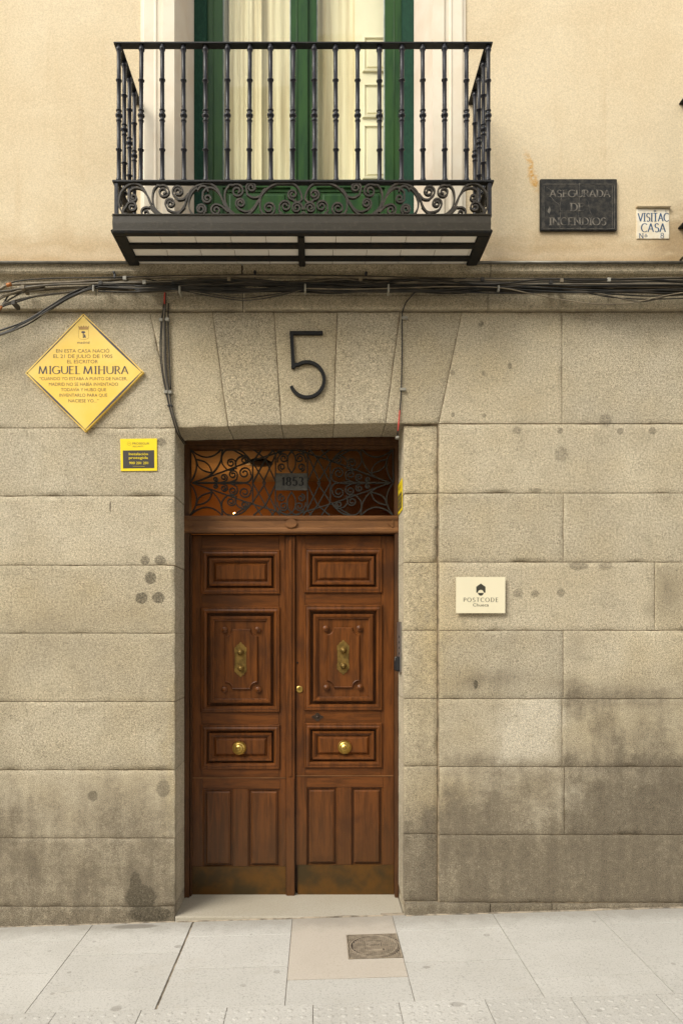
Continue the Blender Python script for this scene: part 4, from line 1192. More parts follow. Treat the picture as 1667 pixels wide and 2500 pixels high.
# security sign
yp = -.006
q = sz(40, 750, .2296, yp)
ss = thing('security_sign', 'small yellow and charcoal security company sign flat on the wall left of the door', 'sign', (px(339), yp, pz(1110)))
m_ = MB(); m_.prism([q(1113,1742), q(1498,1738), q(1496,1395), q(1107,1400)], yp, -.001); build('plate', m_, M['yellow'], ss)
m_ = MB(); m_.prism([q(1138,1714), q(1468,1710), q(1467,1521), q(1135,1524)], yp-.001, yp-.0002); build('dark_field', m_, M['sign_dark'], ss)
tb = MB()
for (s, a, b, t_, u) in (("PROSEGUR",1238,1416,1438,1460),("SECURITY",1240,1357,1473,1488)):
    p0 = q(a, u); p1 = q(b, t_); sans(tb, s, p0[0], p1[0], p0[1], p1[1], yp-.0008)
tb.ribbon([q(1202+20*math.cos(a*PI/8), 1451+20*math.sin(a*PI/8)) for a in range(17)], .0007, yp-.0008, yp-.0002)
tb.ribbon([q(*p) for p in ((1190,1458),(1198,1446),(1205,1456),(1214,1442))], .0007, yp-.0009, yp-.0002)
build('lettering', tb, M['ink_brown'], ss, recalc_n=False)
tb = MB()
for (s, a, b, t_, u) in (("Instalación",1200,1402,1548,1574),("protegida",1200,1402,1588,1614),("900 201 201",1203,1404,1644,1670)):
    p0 = q(a, u); p1 = q(b, t_); tb = MB()
    for e in (0, .0006): sans(tb, s, p0[0]+e, p1[0]+e, p0[1], p1[1], yp-.0018-e*.3)
    build('lettering', tb, M['yellow'], ss, recalc_n=False)
tb = MB()
a_ = q(1240, 1691); b_ = q(1368, 1694); tb.ribbon([a_, b_], .0010, yp-.0018, yp-.0012)
build('underline', tb, M['yellow'], ss, recalc_n=False)

# cream hotel sign, standing off the wall
yp = -.024
q = sz(1080, 1380, .12755, yp)
hs_ = thing('hotel_sign', 'small cream sign with a dark house symbol standing off the right wall', 'sign', (px(1173), yp, pz(1453)))
p0 = q(258, 918); p1 = q(1198, 226)
m_ = MB(); m_.box(p0[0], p1[0], yp, yp+.006, p0[1], p1[1]); build('plate', m_, M['cream'], hs_, bevel=.0006)
for (a, b) in ((330, 300), (1120, 300), (330, 850), (1120, 850)):
    c_ = q(a, b); m_ = MB().lathe([(.005, -.0235), (.005, -.006)], (c_[0], yp, c_[1]), 'y', 8); build('spacer', m_, M['steel'], hs_)
m_ = MB()
m_.prism([q(642,525), q(642,412), q(730,350), q(818,412), q(818,525), q(785,525)] + [q(729+56*math.cos(R(a)), 525-56*math.sin(R(a))) for a in range(0, 181, 15)], yp-.0006, yp-.0001)
m_.prism([q(729+54*math.cos(R(a)), 529+54*math.sin(R(a))) for a in range(0, 181, 12)], yp-.0006, yp-.0001)
build('house_symbol', m_, M['olive'], hs_)
tb = MB(); p0 = q(398, 700); p1 = q(1062, 622)
serif(tb, "POSTCODE", p0[0], p1[0], p0[1], p1[1], yp-.0008, yp-.0001, .13, .06, False, .36)
p0 = q(578, 788); p1 = q(880, 730); sans(tb, "Chueca", p0[0], p1[0], p0[1], p1[1], yp-.0006)
build('lettering', tb, M['olive'], hs_)

# slate insurance plaque on the plaster
yp = -.002
q = sz(1230, 380, .2787, yp)
sl = thing('slate_plaque', 'worn black slate plaque with engraved capitals on the ochre plaster', 'plaque', (px(1411), yp, pz(500)))
p0 = q(315, 655); p1 = q(988, 203)
m_ = MB(); m_.box(p0[0], p1[0], yp, .016, p0[1], p1[1]); build('plate', m_, M['slate'], sl, bevel=.003)
m_ = MB()
for (a, b, c_, d) in ((338,640,965,250),):
    P = [q(a,b), q(c_,b), q(c_,d), q(a,d), q(a,b)]
    for k in range(4): m_.ribbon([P[k], P[k+1]], .0022, yp-.0010-k*.0001, yp+.001)
m_.ribbon([q(350,640), q(350,262)], .0012, yp-.001, yp); m_.ribbon([q(945,640), q(945,262)], .0016, yp-.001, yp)
for P in ([(360,330),(400,350),(440,400),(487,450),(487,640)], [(487,450),(505,340)], [(658,240),(655,400),(652,540),(668,640)], [(735,400),(745,470),(765,520)], [(487,485),(600,480)], [(370,275),(420,310)]):
    m_.ribbon(smooth_pts([q(*p) for p in P], 4), .0016, yp-.0008, yp)
m_.prism([q(395,445), q(408,470), q(395,515), q(378,490)], yp-.0008, yp)
build('engraving', m_, M['slate_text'], sl)
tb = MB()
for (s, a, b, t_, u) in (("ASEGURADA",400,925,302,362),("DE",580,695,418,485),("INCENDIOS",395,890,545,608)):
    p0 = q(a, u); p1 = q(b, t_); tb = MB(); serif(tb, s, p0[0], p1[0], p0[1], p1[1], yp-.0012, yp, .20, .08, True, .12); build('lettering', tb, M['slate_text'], sl)
# ceramic street-survey tile
q = sz(1230, 380, .2787, .012)
yp = .012
ti = thing('ceramic_tile_sign', 'small white ceramic tile with blue old lettering set in the plaster at right', 'sign', (px(1592), yp, pz(545)))
p0 = q(1160, 728); p1 = q(1446, 462)
m_ = MB(); m_.box(p0[0], p1[0], yp, .03, p0[1], p1[1]); build('tile', m_, M['ceramic'], ti, bevel=.002)
tb = MB()
for (s, a, b, t_, u) in (("VISITAC",1172,1440,505,575),("CASA",1200,1410,595,668),("N",1180,1218,682,722),("8",1365,1400,678,722),("º",1228,1255,680,722)):
    p0 = q(a, u); p1 = q(b, t_); serif(tb, s, p0[0], p1[0], p0[1], p1[1], yp-.0010, yp+.001, .15, .06, s in ("VISITAC", "CASA", "N"), .14)
for P in ([(1318,472),(1318,498)], [(1305,485),(1332,485)], [(1412,475),(1412,494),(1428,494)], [(1310,478),(1326,492)], [(1326,478),(1310,492)]):
    tb.ribbon([q(*p) for p in P], .0016, yp-.001, yp+.001)
build('lettering', tb, M['blue_ink'], ti)
m_ = MB(); a_ = q(1152, 462); b_ = q(1452, 444); m_.box(a_[0], b_[0], -.004, .02, a_[1]+.001, b_[1]); build('plaster_lip', m_, M['plaster'], ti, bevel=.003)

# ================================================================ DOORWAY: threshold, frame, fanlight, door
th = MB()
xs = [OL+.002 + (OR_-OL-.004)*i/12 for i in range(13)]
vs = []
for x in xs:
    f_ = (x-OL)/(OR_-OL)
    zt_ = .0185
    yf = -.005
    vs += [(x, yf, gz(x)-.04), (x, yf, zt_-.004+.0015*noise.noise(Vector((x*9,0,0)))), (x, yf+.005, zt_), (x, .60, zt_+.002)]
th.add(vs, [(i*4+k, (i+1)*4+k, (i+1)*4+k+1, i*4+k+1) for i in range(12) for k in range(3)])
tag(build('threshold', th, M['threshold']), 'pale worn granite threshold slab at the foot of the wooden door', 'threshold')
YF = 0.31          # front of the frame
YD = 0.372         # face of the leaves
dF = lambda v: px(v, YF)
dZ = lambda v: pz(v, YF)
door = thing('entrance_door', 'carved brown wooden double door with iron fanlight dated above it', 'door', (px(711, YF), YF, .02))
def fr(name, x0, x1, z0, z1, y0=YF, y1=YF+.09, mat=None, bv=.003):
    m_ = MB(); m_.box(x0, x1, y0, y1, z0, z1); return build(name, m_, mat or M['frame'], door, bevel=bv)
ztr0, ztr1 = dZ(1300), dZ(1259)
fr('frame_post', OL-.002, dF(462.5), .012, 3.02); fr('frame_post', dF(464), dF(466.5), .022, dZ(1304), YF+.012, YF+.08)
fr('frame_post', dF(964), OR_+.002, .012, 3.02)
m_ = MB(); m_.box(OL, OR_, YF-.004, YF+.09, dZ(1086), 3.03); m_.box(OL+.01, OR_-.01, YF-.012, YF+.0, dZ(1079), dZ(1072)); build('frame_head', m_, M['frame'], door, bevel=.003)
m_ = MB(); m_.box(dF(458), dF(968), YF+.01, YF+.08, dZ(1094), dZ(1086)); build('frame_head', m_, M['frame'], door, bevel=.002)
# transom: moulded rail
m_ = MB()
pr = [(.02, 1302), (-.004, 1301), (-.010, 1298), (-.010, 1292), (-.003, 1288), (-.003, 1272), (-.012, 1268), (-.016, 1264), (-.016, 1260), (.03, 1257.5)]
vs = []
for x in (OL+.001, OR_-.001): vs += [(x, YF+a, dZ(b)) for a, b in pr]
n_ = len(pr)
m_.add(vs, [(k, k+1, n_+k+1, n_+k) for k in range(n_-1)] + [tuple(range(n_)), tuple(range(2*n_-1, n_-1, -1))])
m_.box(dF(461), dF(965), YF+.03, YF+.09, ztr0, ztr1)
tro = build('transom_rail', m_, M['transom'], door)
m_ = MB(); c_ = (dF(711), YF-.0, dZ(1279))
m_.prism([(c_[0]+.040*math.cos(R(a))*(1 if abs(math.cos(R(a))) > .3 else .9), c_[1+1]+.030*math.sin(R(a))) for a in range(0, 360, 20)], YF-.018, YF); build('boss', m_, M['transom'], tro, bevel=.004)
for u in (463, 960):
    m_ = MB(); m_.prism([(dF(u), dZ(1290)), (dF(u+14 if u < 700 else u-14), dZ(1280)), (dF(u), dZ(1268))], YF-.010, YF); build('chamfer', m_, M['transom'], tro, bevel=.002)
# fanlight glass and grille
YG = 0.355
m_ = MB(); m_.box(px(459, YG), px(965, YG), YF+.083, YF+.087, dZ(1262), dZ(1088)); build('fanlight_glass', m_, M['glass2'], door)
gq = lambda p: (px(430+p[0]*.3635, YG), pz(1060+p[1]*.3635, YG))
G = []
def gl(*P, n=6): G.append(smooth_pts(list(P), n))
def gc(pre, cx, cy, r, a0, turns, rin=.25): G.append((smooth_pts(pre, 6)[:-1] if pre else []) + curl(cx, cy, r, a0, turns, rin))
for s in (0, 1):      # upper quarter then lower quarter (y mirrored about 328, slightly squeezed)
    f_ = (lambda x, y: (x, y)) if s == 0 else (lambda x, y: (x, 328+(328-y)*.945))
    g_ = lambda *P, n=6: G.append([f_(*p) for p in smooth_pts(list(P), n)])
    h_ = lambda pre, cx, cy, r, a0, t_, rin=.25: G.append([f_(*p) for p in (smooth_pts(pre, 6)[:-1] if pre else []) + curl(cx, cy, r, a0, t_, rin)])
    g_((97,100),(140,135),(200,155),(260,140),(310,98))
    g_((97,100),(130,160),(138,225),(118,290),(92,325))
    g_((135,170),(190,185),(225,215),(242,262))
    g_((135,170),(150,215),(185,245),(242,262))
    g_((312,98),(300,180),(262,245),(205,292),(110,328))
    g_((130,322),(300,258),(480,190),(670,128),(780,92))
    g_((130,330),(200,326),(300,328),(400,322),(440,330))
    h_([(430,332),(490,318),(512,275)], 460, 262, 42, 10, -1.5)
    h_([(320,330),(370,322),(412,300)], 382, 272, 32, 20, -1.5)
    h_([(260,330),(315,322),(345,305)], 322, 290, 24, 30, -1.4)
    h_([(210,330),(255,326),(278,316)], 264, 304, 16, 40, -1.3)
    h_([(345,240),(312,200),(308,150),(335,108),(385,98),(440,115),(480,150),(505,182)], 500, 186, 4, 0, .2, .9)
    h_([(345,240),(380,240),(405,215)], 370, 195, 33, 20, -1.5)
    h_([(405,235),(400,190),(425,152)], 458, 172, 28, -120, 1.5)
    g_((515,190),(515,328)); g_((668,132),(668,328))
    for P in (((672,132),(583,328)), ((600,170),(515,328)), ((600,170),(668,318)), ((515,190),(600,328)), ((520,98),(600,170)), ((575,98),(515,190)), ((640,98),(668,132)), ((380,98),(520,188)), ((700,98),(672,132)), ((655,98),(600,170))):
        g_(*P, n=2)
    h_([(690,260),(668,235),(672,200)], 712, 222, 32, 150, 1.6) if False else h_([(690,255)], 710, 222, 28, 90, 1.4)
    h_([(770,262),(745,215),(748,160),(775,130)][:0] or [(680,190),(682,150)], 722, 162, 36, 180, 1.6)
    g_((775,118),(752,150),(750,215),(775,262))
    g_((690,135),(730,102),(760,108),(775,120))
    G.append([f_(775, 262), f_(775, 268)])
G.append([(97,100),(92,325),(92,330),(110,548)][:2])
grille = bpy.data.objects.new('fanlight_grille', None); C.objects.link(grille); grille.parent = door
for i, pts in enumerate(G):
    for mir in (0, 1):
        q = [gq((1550-p[0], p[1]) if mir else p) for p in pts]
        zlo, zhi = dZ(1259), dZ(1094)
        q = [(a, min(max(b, zlo), zhi)) for a, b in q]
        e = (i*2+mir) % 9 * .0004
        m_ = MB().ribbon(q, .0085, YG-.006-e, YG+.006+e); build('grille_bar', m_, M['grille'], grille)
m_ = MB(); a_ = gq((668,380)); b_ = gq((880,265)); m_.box(a_[0], b_[0], YG-.014, YG-.008, a_[1], b_[1]); build('date_plate', m_, M['datep'], grille, bevel=.001)
tb = MB(); a_ = gq((706,348)); b_ = gq((856,292)); serif(tb, "1853", a_[0], b_[0], a_[1], b_[1], YG-.0150, YG-.0135, .22, .06, True, .14)
build('lettering', tb, M['black'], grille)

# leaves
dX = lambda v: px(v, YD)
dY_ = lambda v: pz(v, YD)
P1 = [(0,-.001),(.002,.010),(.006,.014),(.011,.0145),(.013,.011),(.017,.0115),(.024,.015),(.032,.0145),(.038,.008),(.041,.003),(.042,-.028),(.054,-.0285),(.055,.001),(.058,.006),(.066,.0065),(.069,.003),(.072,.003),(.074,-.005),(.080,-.006),(.083,-.016),(.087,-.0165),(.103,-.001)]
P2 = [(0,-.001),(.002,.010),(.006,.014),(.011,.0145),(.013,.011),(.017,.0115),(.024,.015),(.032,.0145),(.038,.008),(.041,.003),(.042,-.028),(.060,-.0285),(.061,.002),(.066,.0065),(.078,.0065),(.082,.001),(.090,-.001),(.092,-.012),(.098,-.0125)]
P3 = [(0,-.001),(.003,-.006),(.006,-.006),(.010,-.018),(.019,-.0185),(.022,-.006),(.028,-.003),(.030,-.0005)]
def leafwork(side):
    if side == 0:
        x0, x1 = 468.5, 698; pxl, pxr = 490.5, 684
        ys = [(1342.5,1451),(1482,1739),(1769,1878)]; nar = [(495,570),(605.5,684.5)]; ny = (1925,2114.5)
        top, div, bot = 1309, 1899, 2187
    else:
        x0, x1 = 722, 961; pxl, pxr = 742.6, 933.4
        ys = [(1338,1448),(1477,1734.5),(1765,1874.5)]; nar = [(748,824),(857,935)]; ny = (1921.5,2111)
        top, div, bot = 1309, 1894, 2185.5
    leaf = MB(); leaf.box(dX(x0), dX(x1), YD+.0300, YD+.06, dY_(bot), dY_(top))
    lf = build('door_leaf', leaf, M['wood'], door)
    def bd(name, a, b, t_, u, mat=M['wood'], dy=0, bv=.0015):
        m_ = MB(); m_.box(dX(a), dX(b), YD+dy, YD+.032, dY_(u), dY_(t_)); return build(name, m_, mat, lf, bevel=bv)
    # upper part
    bd('stile', x0, pxl+3, top, div-.8); bd('stile', pxr-3, x1, top, div-.8)
    edges = [top, ys[0][0]+3, ys[0][1]-3, ys[1][0]+3, ys[1][1]-3, ys[2][0]+3, ys[2][1]-3, div-.8]
    for k in range(4): bd('rail', pxl+3.3, pxr-3.3, edges[2*k], edges[2*k+1], M['woodh'], .0006)
    # lower part
    bd('stile', x0, nar[0][0]+.3, div+1, ny[1], dy=-.003); bd('stile', nar[1][1]-.3, x1, div+1, ny[1], dy=-.003)
    bd('rail', nar[0][0]+.5, nar[1][1]-.5, div+1, ny[0]+.3, M['woodh'], -.0027); bd('muntin', nar[0][1]-.3, nar[1][0]+.3, ny[0]+.5, ny[1], dy=-.003)
    bd('lip', x0+1, x1-1, div-1.5, div+1.2, M['transom'], -.008)
    for k, (a, b) in enumerate(ys):
        m_ = MB(); m_.rings(dX(pxl), dX(pxr), dY_(b), dY_(a), YD, P2 if k == 1 else P1)
        pn = build('raised_panel', m_, M['wood'], lf, recalc_n=False)
    for (a, b) in nar:
        m_ = MB(); m_.rings(dX(a), dX(b), dY_(ny[1]+3), dY_(ny[0]), YD-.003, P3); build('narrow_panel', m_, M['wood'], lf, recalc_n=False)
    m_ = MB(); m_.box(dX(x0+(0 if side == 0 else 5)), dX(x1), YD-.0055, YD+.002, dY_(bot), dY_(ny[1]+.3)); build('kick_plate', m_, M['kick'], lf, bevel=.001)
    # ornament on the middle panel
    o0 = (1280, .3635, 0 if side == 0 else 1)
    def Z(a, b): return (px(430+a*.3635, YD), pz(1280+b*.3635, YD))
    if side == 0: xa, xb, ya, yb, cc, py_, st = 328, 548, 703, 1112, ((325,709),(549,708),(325,1110),(551,1110)), (434, 790, 1028), ((434,858),(435,965))
    else: xa, xb, ya, yb, cc, py_, st = 1010, 1232, 692, 1102, ((1005,700),(1231,698),(1009,1097),(1233,1095)), (1121, 775, 1012), ((1122,846),(1122,950))
    r_ = 48
    out = []
    for (cx, cy), a0, a1 in (((xa,yb),-90,0),((xb,yb),180,270),((xb,ya),90,180),((xa,ya),0,90)):
        out += [Z(cx+r_*math.cos(R(t)), cy+r_*math.sin(R(t))) for t in [a0+(a1-a0)*i/6 for i in range(7)]]
    m_ = MB()
    cxm = sum(p[0] for p in out)/len(out); czm = sum(p[1] for p in out)/len(out)
    lay = [(1.0, .0135), (.995, .003), (.955, -.004), (.94, -.0025)]
    vs = []
    for (s_, h) in lay: vs += [(cxm+(p[0]-cxm)*s_, YD+h, czm+(p[1]-czm)*s_) for p in out]
    n_ = len(out)
    fs = [(i*n_+k, i*n_+(k+1)%n_, (i+1)*n_+(k+1)%n_, (i+1)*n_+k) for i in range(3) for k in range(n_)] + [tuple(3*n_+k for k in range(n_))]
    m_.add(vs, fs); build('raised_field', m_, M['wood'], lf)
    for c_ in cc:
        p = Z(*c_)
        m_ = MB().lathe([(.0205,-.013),(.0205,.002),(.016,.006),(.013,.006),(.011,.010),(.006,.012),(.004,.016),(.001,.017)], (p[0], YD, p[1]), 'y', 14)
        build('rosette', m_, M['wood'], lf)
    cx, y0_, y1_ = py_
    hw = 41
    hf = [(0,0),(7,6),(10,14),(22,18),(28,30),(hw,40),(hw,64),(hw-3,80),(hw-3,(y1_-y0_)/2)]
    pts_ = [(cx+a, y0_+b) for a, b in hf] + [(cx+a, y1_-b) for a, b in hf[::-1]] + [(cx-a, y1_-b) for a, b in hf[1:]] + [(cx-a, y0_+b) for a, b in hf[::-1]][:-1]
    m_ = MB(); m_.prism([Z(*p) for p in pts_], YD-.0065, YD+.002); build('escutcheon', m_, M['dullbrass'], lf, bevel=.0008, label='dull brass plate with two studs')
    for p in st:
        p = Z(*p); m_ = MB().lathe([(.022,0),(.022,.010),(.019,.016),(.013,.022),(.012,.034),(.010,.038),(.001,.039)], (p[0], YD-.005, p[1]), 'y', 16); build('stud', m_, M['dullbrass'], lf)
    kx, kz = ((584.5, 1826) if side == 0 else (841, 1824))
    m_ = MB().lathe([(.010,-.01),(.046,-.002),(.047,.006),(.042,.014),(.038,.013),(.036,.020),(.030,.025),(.026,.024),(.023,.030),(.014,.036),(.0095,.036),(.0095,.046),(.006,.050),(.001,.051)], (dX(kx), YD, dY_(kz)), 'y', 40, False)
    build('door_knob', m_, M['brass'], lf, label='round stepped brass pull knob' if side else 'round stepped brass pull knob, slightly duller')
    if side == 1:
        m_ = MB().lathe([(.0235,0),(.0235,.004),(.021,.008),(.014,.009),(.001,.009)], (px(731, YD), YD, dY_(1682.5)), 'y', 20); build('lock_cylinder', m_, M['brass'], lf)
        m_ = MB(); c_ = (px(731, YD), dY_(1682)); m_.box(c_[0]-.0015, c_[0]+.0015, YD-.0096, YD-.008, c_[1]-.008, c_[1]+.005); build('keyhole', m_, M['black'], lf)
        P = []
        for k in range(32):
            a = k*PI/16; P.append((px(775, YD)+(.030+.006*math.cos(4*a))*math.cos(a)*1.1, dY_(1750.5)+(.023+.005*math.cos(4*a))*math.sin(a)))
        m_ = MB(); m_.prism(P, YD-.003, YD+.003); build('old_keyhole_plate', m_, M['oldmetal'], lf, bevel=.0008)
        m_ = MB().lathe([(.008,0),(.007,.006),(.001,.008)], (px(775, YD), YD-.002, dY_(1750.5)), 'y', 12); build('old_keyhole_boss', m_, M['oldmetal'], lf)
        bd('patch', x0+1, 741, 1777, 1870, M['wood'], -.0015)
        m_ = MB().lathe([(.007,0),(.006,.002),(.001,.002)], (px(726.5, YD), YD-.0003, dY_(1618)), 'y', 10); build('old_keyhole', m_, M['black'], lf)
    return lf
l0 = leafwork(0); l1 = leafwork(1)
m_ = MB()
a_, b_ = px(698, YD-.02), px(720, YD-.02)
m_.box(a_, b_, YD-.022, YD+.02, dY_(2188), dY_(1311)); m_.box(a_+.018, b_-.018, YD-.030, YD-.02, dY_(1893), dY_(1320)); m_.box(a_+.006, b_-.002, YD-.028, YD-.02, dY_(2188), dY_(1897))
build('astragal', m_, M['wood'], l0, bevel=.003)
# black board added behind the leaves, stands in for the shade in their gaps
m_ = MB(); m_.box(OL, OR_, YF+.115, YF+.13, .015, dZ(1300)); build('dark_gap_board', m_, M['rubber'], door)

# ================================================================ HALL BEHIND THE FANLIGHT
hb = MB()
hx0, hx1, hy0, hy1, hz1 = -1.5, 1.0, .50, 3.0, 3.30
hb.add([(hx0,hy0,0),(hx0,hy1,0),(hx0,hy1,hz1),(hx0,hy0,hz1),(hx1,hy0,0),(hx1,hy1,0),(hx1,hy1,hz1),(hx1,hy0,hz1)], [(0,1,2,3),(4,7,6,5),(1,5,6,2)])
struct(build('hall_wall', hb, M['hall'], recalc_n=False))
hb = MB(); hb.add([(hx0,hy0,hz1),(hx1,hy0,hz1),(hx1,hy1,hz1),(hx0,hy1,hz1)], [(0,1,2,3)]); hb.box(hx0, hx1, .52, .62, 3.10, 3.3)
struct(build('hall_ceiling', hb, M['hall2'], recalc_n=False))
hb = MB(); hb.add([(hx0,.45,.0),(hx1,.45,.0),(hx1,hy1,.0),(hx0,hy1,.0)], [(0,1,2,3)]); struct(build('hall_floor', hb, M['threshold'], recalc_n=False))
pl_ = thing('pendant_lamp', 'dark round pendant lampshade hanging in the hall behind the fanlight', 'lamp', (px(633, 1.0), 1.0, 2.8))
c_ = (px(633, .9), .9, pz(1130, .9))
build('lamp_shade', MB().lathe([(.02,.03),(.06,.022),(.100,.0),(.102,-.006),(.06,-.004),(.01,-.004)], c_, 'z', 20), M['rubber'], pl_)
build('lamp_cord', MB().tube([(c_[0]-.012, .9, c_[2]+.02), (c_[0]-.012, .9, 3.0)], .003, 6), M['rubber'], pl_)
em = bpy.data.materials.new('warm_bulb'); em.use_nodes = True
em.node_tree.nodes['Principled BSDF'].inputs['Emission Color'].default_value = (1, .5, .16, 1)
em.node_tree.nodes['Principled BSDF'].inputs['Emission Strength'].default_value = 30
bx_, by_, bz_ = px(573, 2.4), 2.4, pz(1254, 2.4)
hl = thing('hall_lamp', 'tiny glowing warm lamp seen through the lower left of the fanlight', 'lamp', (bx_, by_, bz_))
build('bulb', MB().lathe([(.001,-.012),(.009,-.008),(.012,0),(.009,.008),(.001,.012)], (bx_, by_, bz_), 'z', 12), em, hl)
build('lamp_base', MB().lathe([(.012,-.03),(.012,-.009),(.006,-.008)], (bx_, by_, bz_), 'z', 12), M['rubber'], hl)
build('lamp_stem', MB().tube([(bx_, by_, bz_-.03), (bx_, by_, bz_-.4), (hx0, by_+.05, bz_-.42)], .005, 6), M['rubber'], hl)
ll = bpy.data.lights.new('hall_light', 'POINT'); ll.energy = 2.4; ll.color = (1, .6, .28); ll.shadow_soft_size = .03
lo = bpy.data.objects.new('hall_light', ll); C.objects.link(lo); lo.location = (bx_, by_+.03, bz_+.03)

# ================================================================ RIGHT REVEAL: sticker, intercom, key box
xr = OR_ - .0008
st_ = thing('reveal_sticker', 'yellow and black security sticker on the right door reveal beside the fanlight', 'sticker', (xr, .20, 2.6))
m_ = MB(); m_.box(xr-.002, xr+.001, .085, .295, 2.516, 2.712); build('plate', m_, M['yellow'], st_)
m_ = MB(); m_.box(xr-.0032, xr-.0021, .10, .28, 2.535, 2.635); build('dark_field', m_, M['sign_dark'], st_)
tb = MB()
sans(tb, "PROSEGUR", .14, .26, 2.665, 2.685, 0, frame=lambda u, v: (xr-.0027, .40-u, v)); build('lettering', tb, M['ink_brown'], st_, recalc_n=False)
tb = MB()
for s, a, b, z0_, z1_ in (("Instalación",.13,.25,2.605,2.62),("protegida",.13,.25,2.58,2.595),("900 201 201",.13,.25,2.55,2.565)):
    sans(tb, s, a, b, z0_, z1_, 0, frame=lambda u, v: (xr-.0038, .38-u, v))
build('lettering', tb, M['yellow'], st_, recalc_n=False)
ic = thing('intercom_panel', 'slim steel intercom panel on the right door reveal above the key box', 'intercom', (xr, .21, 1.7))
m_ = MB(); m_.box(xr-.008, xr+.001, .125, .30, 1.50, 1.82); build('panel', m_, M['steel'], ic, bevel=.002)
for k in range(4):
    m_ = MB().lathe([(.008,0),(.008,.003),(.006,.004)], (xr-.008, .17, 1.62+k*.035), 'x', 10); build('call_button', m_, M['rubber'], ic)
kb_ = thing('key_safe', 'small black key lockbox on the right door reveal beneath the steel panel', 'lockbox', (xr, .19, 1.55))
m_ = MB(); m_.box(xr-.036, xr+.001, .140, .220, 1.507, 1.600); build('body', m_, M['rubber'], kb_, bevel=.008)
m_ = MB(); m_.box(xr-.039, xr-.024, .150, .165, 1.575, 1.598); build('shackle', m_, M['steel'], kb_, bevel=.002)
for k in range(4):
    m_ = MB().lathe([(.010,0),(.010,.005),(.007,.006)], (xr-.035, .185, 1.52+k*.013), 'x', 10); build('dial', m_, M['black'], kb_)

# ================================================================ UTILITY COVER
mhx0, mhx1, mhy0, mhy1 = px(845, -.275), px(968, -.275), -.575, -.275
mh = thing('utility_cover', 'square cast iron water utility cover with round lid in the beige patch', 'utility cover', ((mhx0+mhx1)/2, (mhy0+mhy1)/2, gz(.3)))
m_ = MB(); gbox(m_, mhx0, mhx1, mhy0, mhy1, .0018, -.01); build('frame', m_, M['cast_dark'], mh)
cxm, cym = (mhx0+mhx1)/2, (mhy0+mhy1)/2
rm = (mhx1-mhx0)/2-.006
m_ = MB()
gbox(m_, mhx0, mhx0+.005, mhy0, mhy1, .0045, 0); gbox(m_, mhx1-.005, mhx1, mhy0, mhy1, .0045, 0)
gbox(m_, mhx0+.005, mhx1-.005, mhy1-.004, mhy1, .0045, 0); gbox(m_, mhx0+.005, mhx1-.005, mhy0, mhy0+.004, .0045, 0)
build('frame_edge', m_, M['cast'], mh)
def ringg(mb, r0, r1, h, n=40):
    vs = []
    for k in range(n):
        a = 2*PI*k/n
        for r, hh in ((r0, 0.0015), (r0, h), (r1, h), (r1, .0015)):
            xx = cxm+r*math.cos(a); vs.append((xx, cym+r*math.sin(a), gz(xx)+hh))
    mb.add(vs, [(k*4+j, k*4+j+1, ((k+1) % n)*4+j+1, ((k+1) % n)*4+j) for k in range(n) for j in range(3)])
m_ = MB(); ringg(m_, rm-.013, rm-.005, .0046); build('lid_ring', m_, M['cast'], mh)
m_ = MB(); ringg(m_, rm, rm+.004, .0046); build('frame_ring', m_, M['cast'], mh)
rb = MB(); k = 0; sp_ = .0112
xx = mhx0+.010
while xx < mhx1-.006:
    yy0 = mhy0+.006; segs = []
    yy = mhy0+.006
    while yy < mhy1-.01:
        r = math.hypot(xx-cxm, yy+.003-cym)
        inp = abs(xx-cxm) < .042 and -.010 < yy-cym < .058
        inp2 = abs(xx-cxm) < .048 and -.064 < yy-cym < -.040
        if not inp and not inp2 and not (rm-.018 < r < rm+.008): gbox(rb, xx, xx+.0042, yy, yy+.0072, .0042, .0)
        if not inp and not inp2 and not (rm-.018 < r < rm+.008): gbox(rb, xx+.0042, xx+sp_-.001, yy, yy+.0022, .0034, .0)
        yy += .0072
    xx += sp_
build('lid_grid', rb, M['cast'], mh)
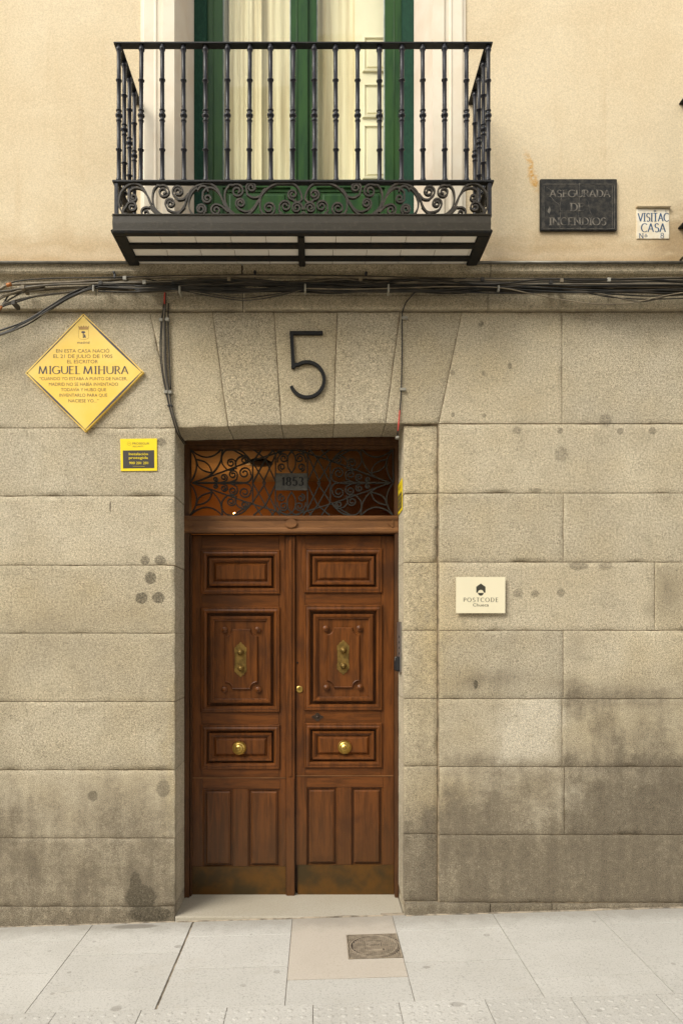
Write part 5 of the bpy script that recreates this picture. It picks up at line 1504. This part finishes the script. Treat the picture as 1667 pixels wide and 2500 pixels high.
m_ = MB(); gbox(m_, cxm-.041, cxm+.041, cym-.008, cym+.056, .0044, 0); build('lid_plate', m_, M['cast'], mh)
m_ = MB(); gbox(m_, cxm-.046, cxm+.046, cym-.062, cym-.042, .0044, 0); build('lid_plate', m_, M['cast'], mh)
tb = MB(); fg = lambda u, v: (u, v, gz(u)+.0056)
sans(tb, "Canal", cxm-.036, cxm+.034, cym+.004, cym+.022, 0, frame=fg)
sans(tb, "de Isabel II", cxm-.020, cxm+.034, cym-.006, cym+.000, 0, frame=fg)
for k in range(4):
    u0 = cxm+.010+k*.006
    tb.add([fg(*p) for p in ((u0, cym+.034), (u0+.002, cym+.034), (u0+.012, cym+.050), (u0+.010, cym+.050))], [(0,1,2,3)])
sans(tb, "ENTRA", cxm-.040, cxm-.012, cym-.056, cym-.048, 0, frame=fg)
build('lettering', tb, M['cast_dark'], mh, recalc_n=False)

# ================================================================ BUILDING ACROSS THE STREET (seen only as a reflection)
op = thing('opposite_building', 'ochre apartment building across the street, seen reflected in the window glass', 'building', (0, -9.0, 0))
m_ = MB(); m_.box(-16, 16, -10.0, -9.0, -.6, 6.4); build('wall', m_, M['facade2'], op)
m_ = MB(); m_.box(-.1, 3.0, -11.0, -9.6, 6.4, 13.1); m_.box(-3.6, -.1, -11.0, -9.9, 6.4, 12.4); build('attic_tower', m_, M['shutter'], op)
m_ = MB(); m_.box(-.3, 3.2, -11.2, -9.3, 13.1, 13.6); m_.box(-3.8, -.1, -11.1, -9.6, 12.4, 12.8); build('cornice', m_, M['trim2'], op)
m_ = MB()
for z in (3.7, 6.4): m_.box(-16, 16, -8.95+(-.05), -8.75, z, z+.28)
build('cornice', m_, M['trim2'], op)
for k in range(-4, 5):
    for z in (.4, 4.0):
        m_ = MB(); m_.box(k*3.2-.65, k*3.2+.65, -8.99, -8.93, z, z+2.1); w_ = build('window', m_, M['shutter'], op)
        m_ = MB(); m_.box(k*3.2-.52, k*3.2+.52, -8.925, -8.915, z+.1, z+2.0); build('pane', m_, M['win2'], w_)
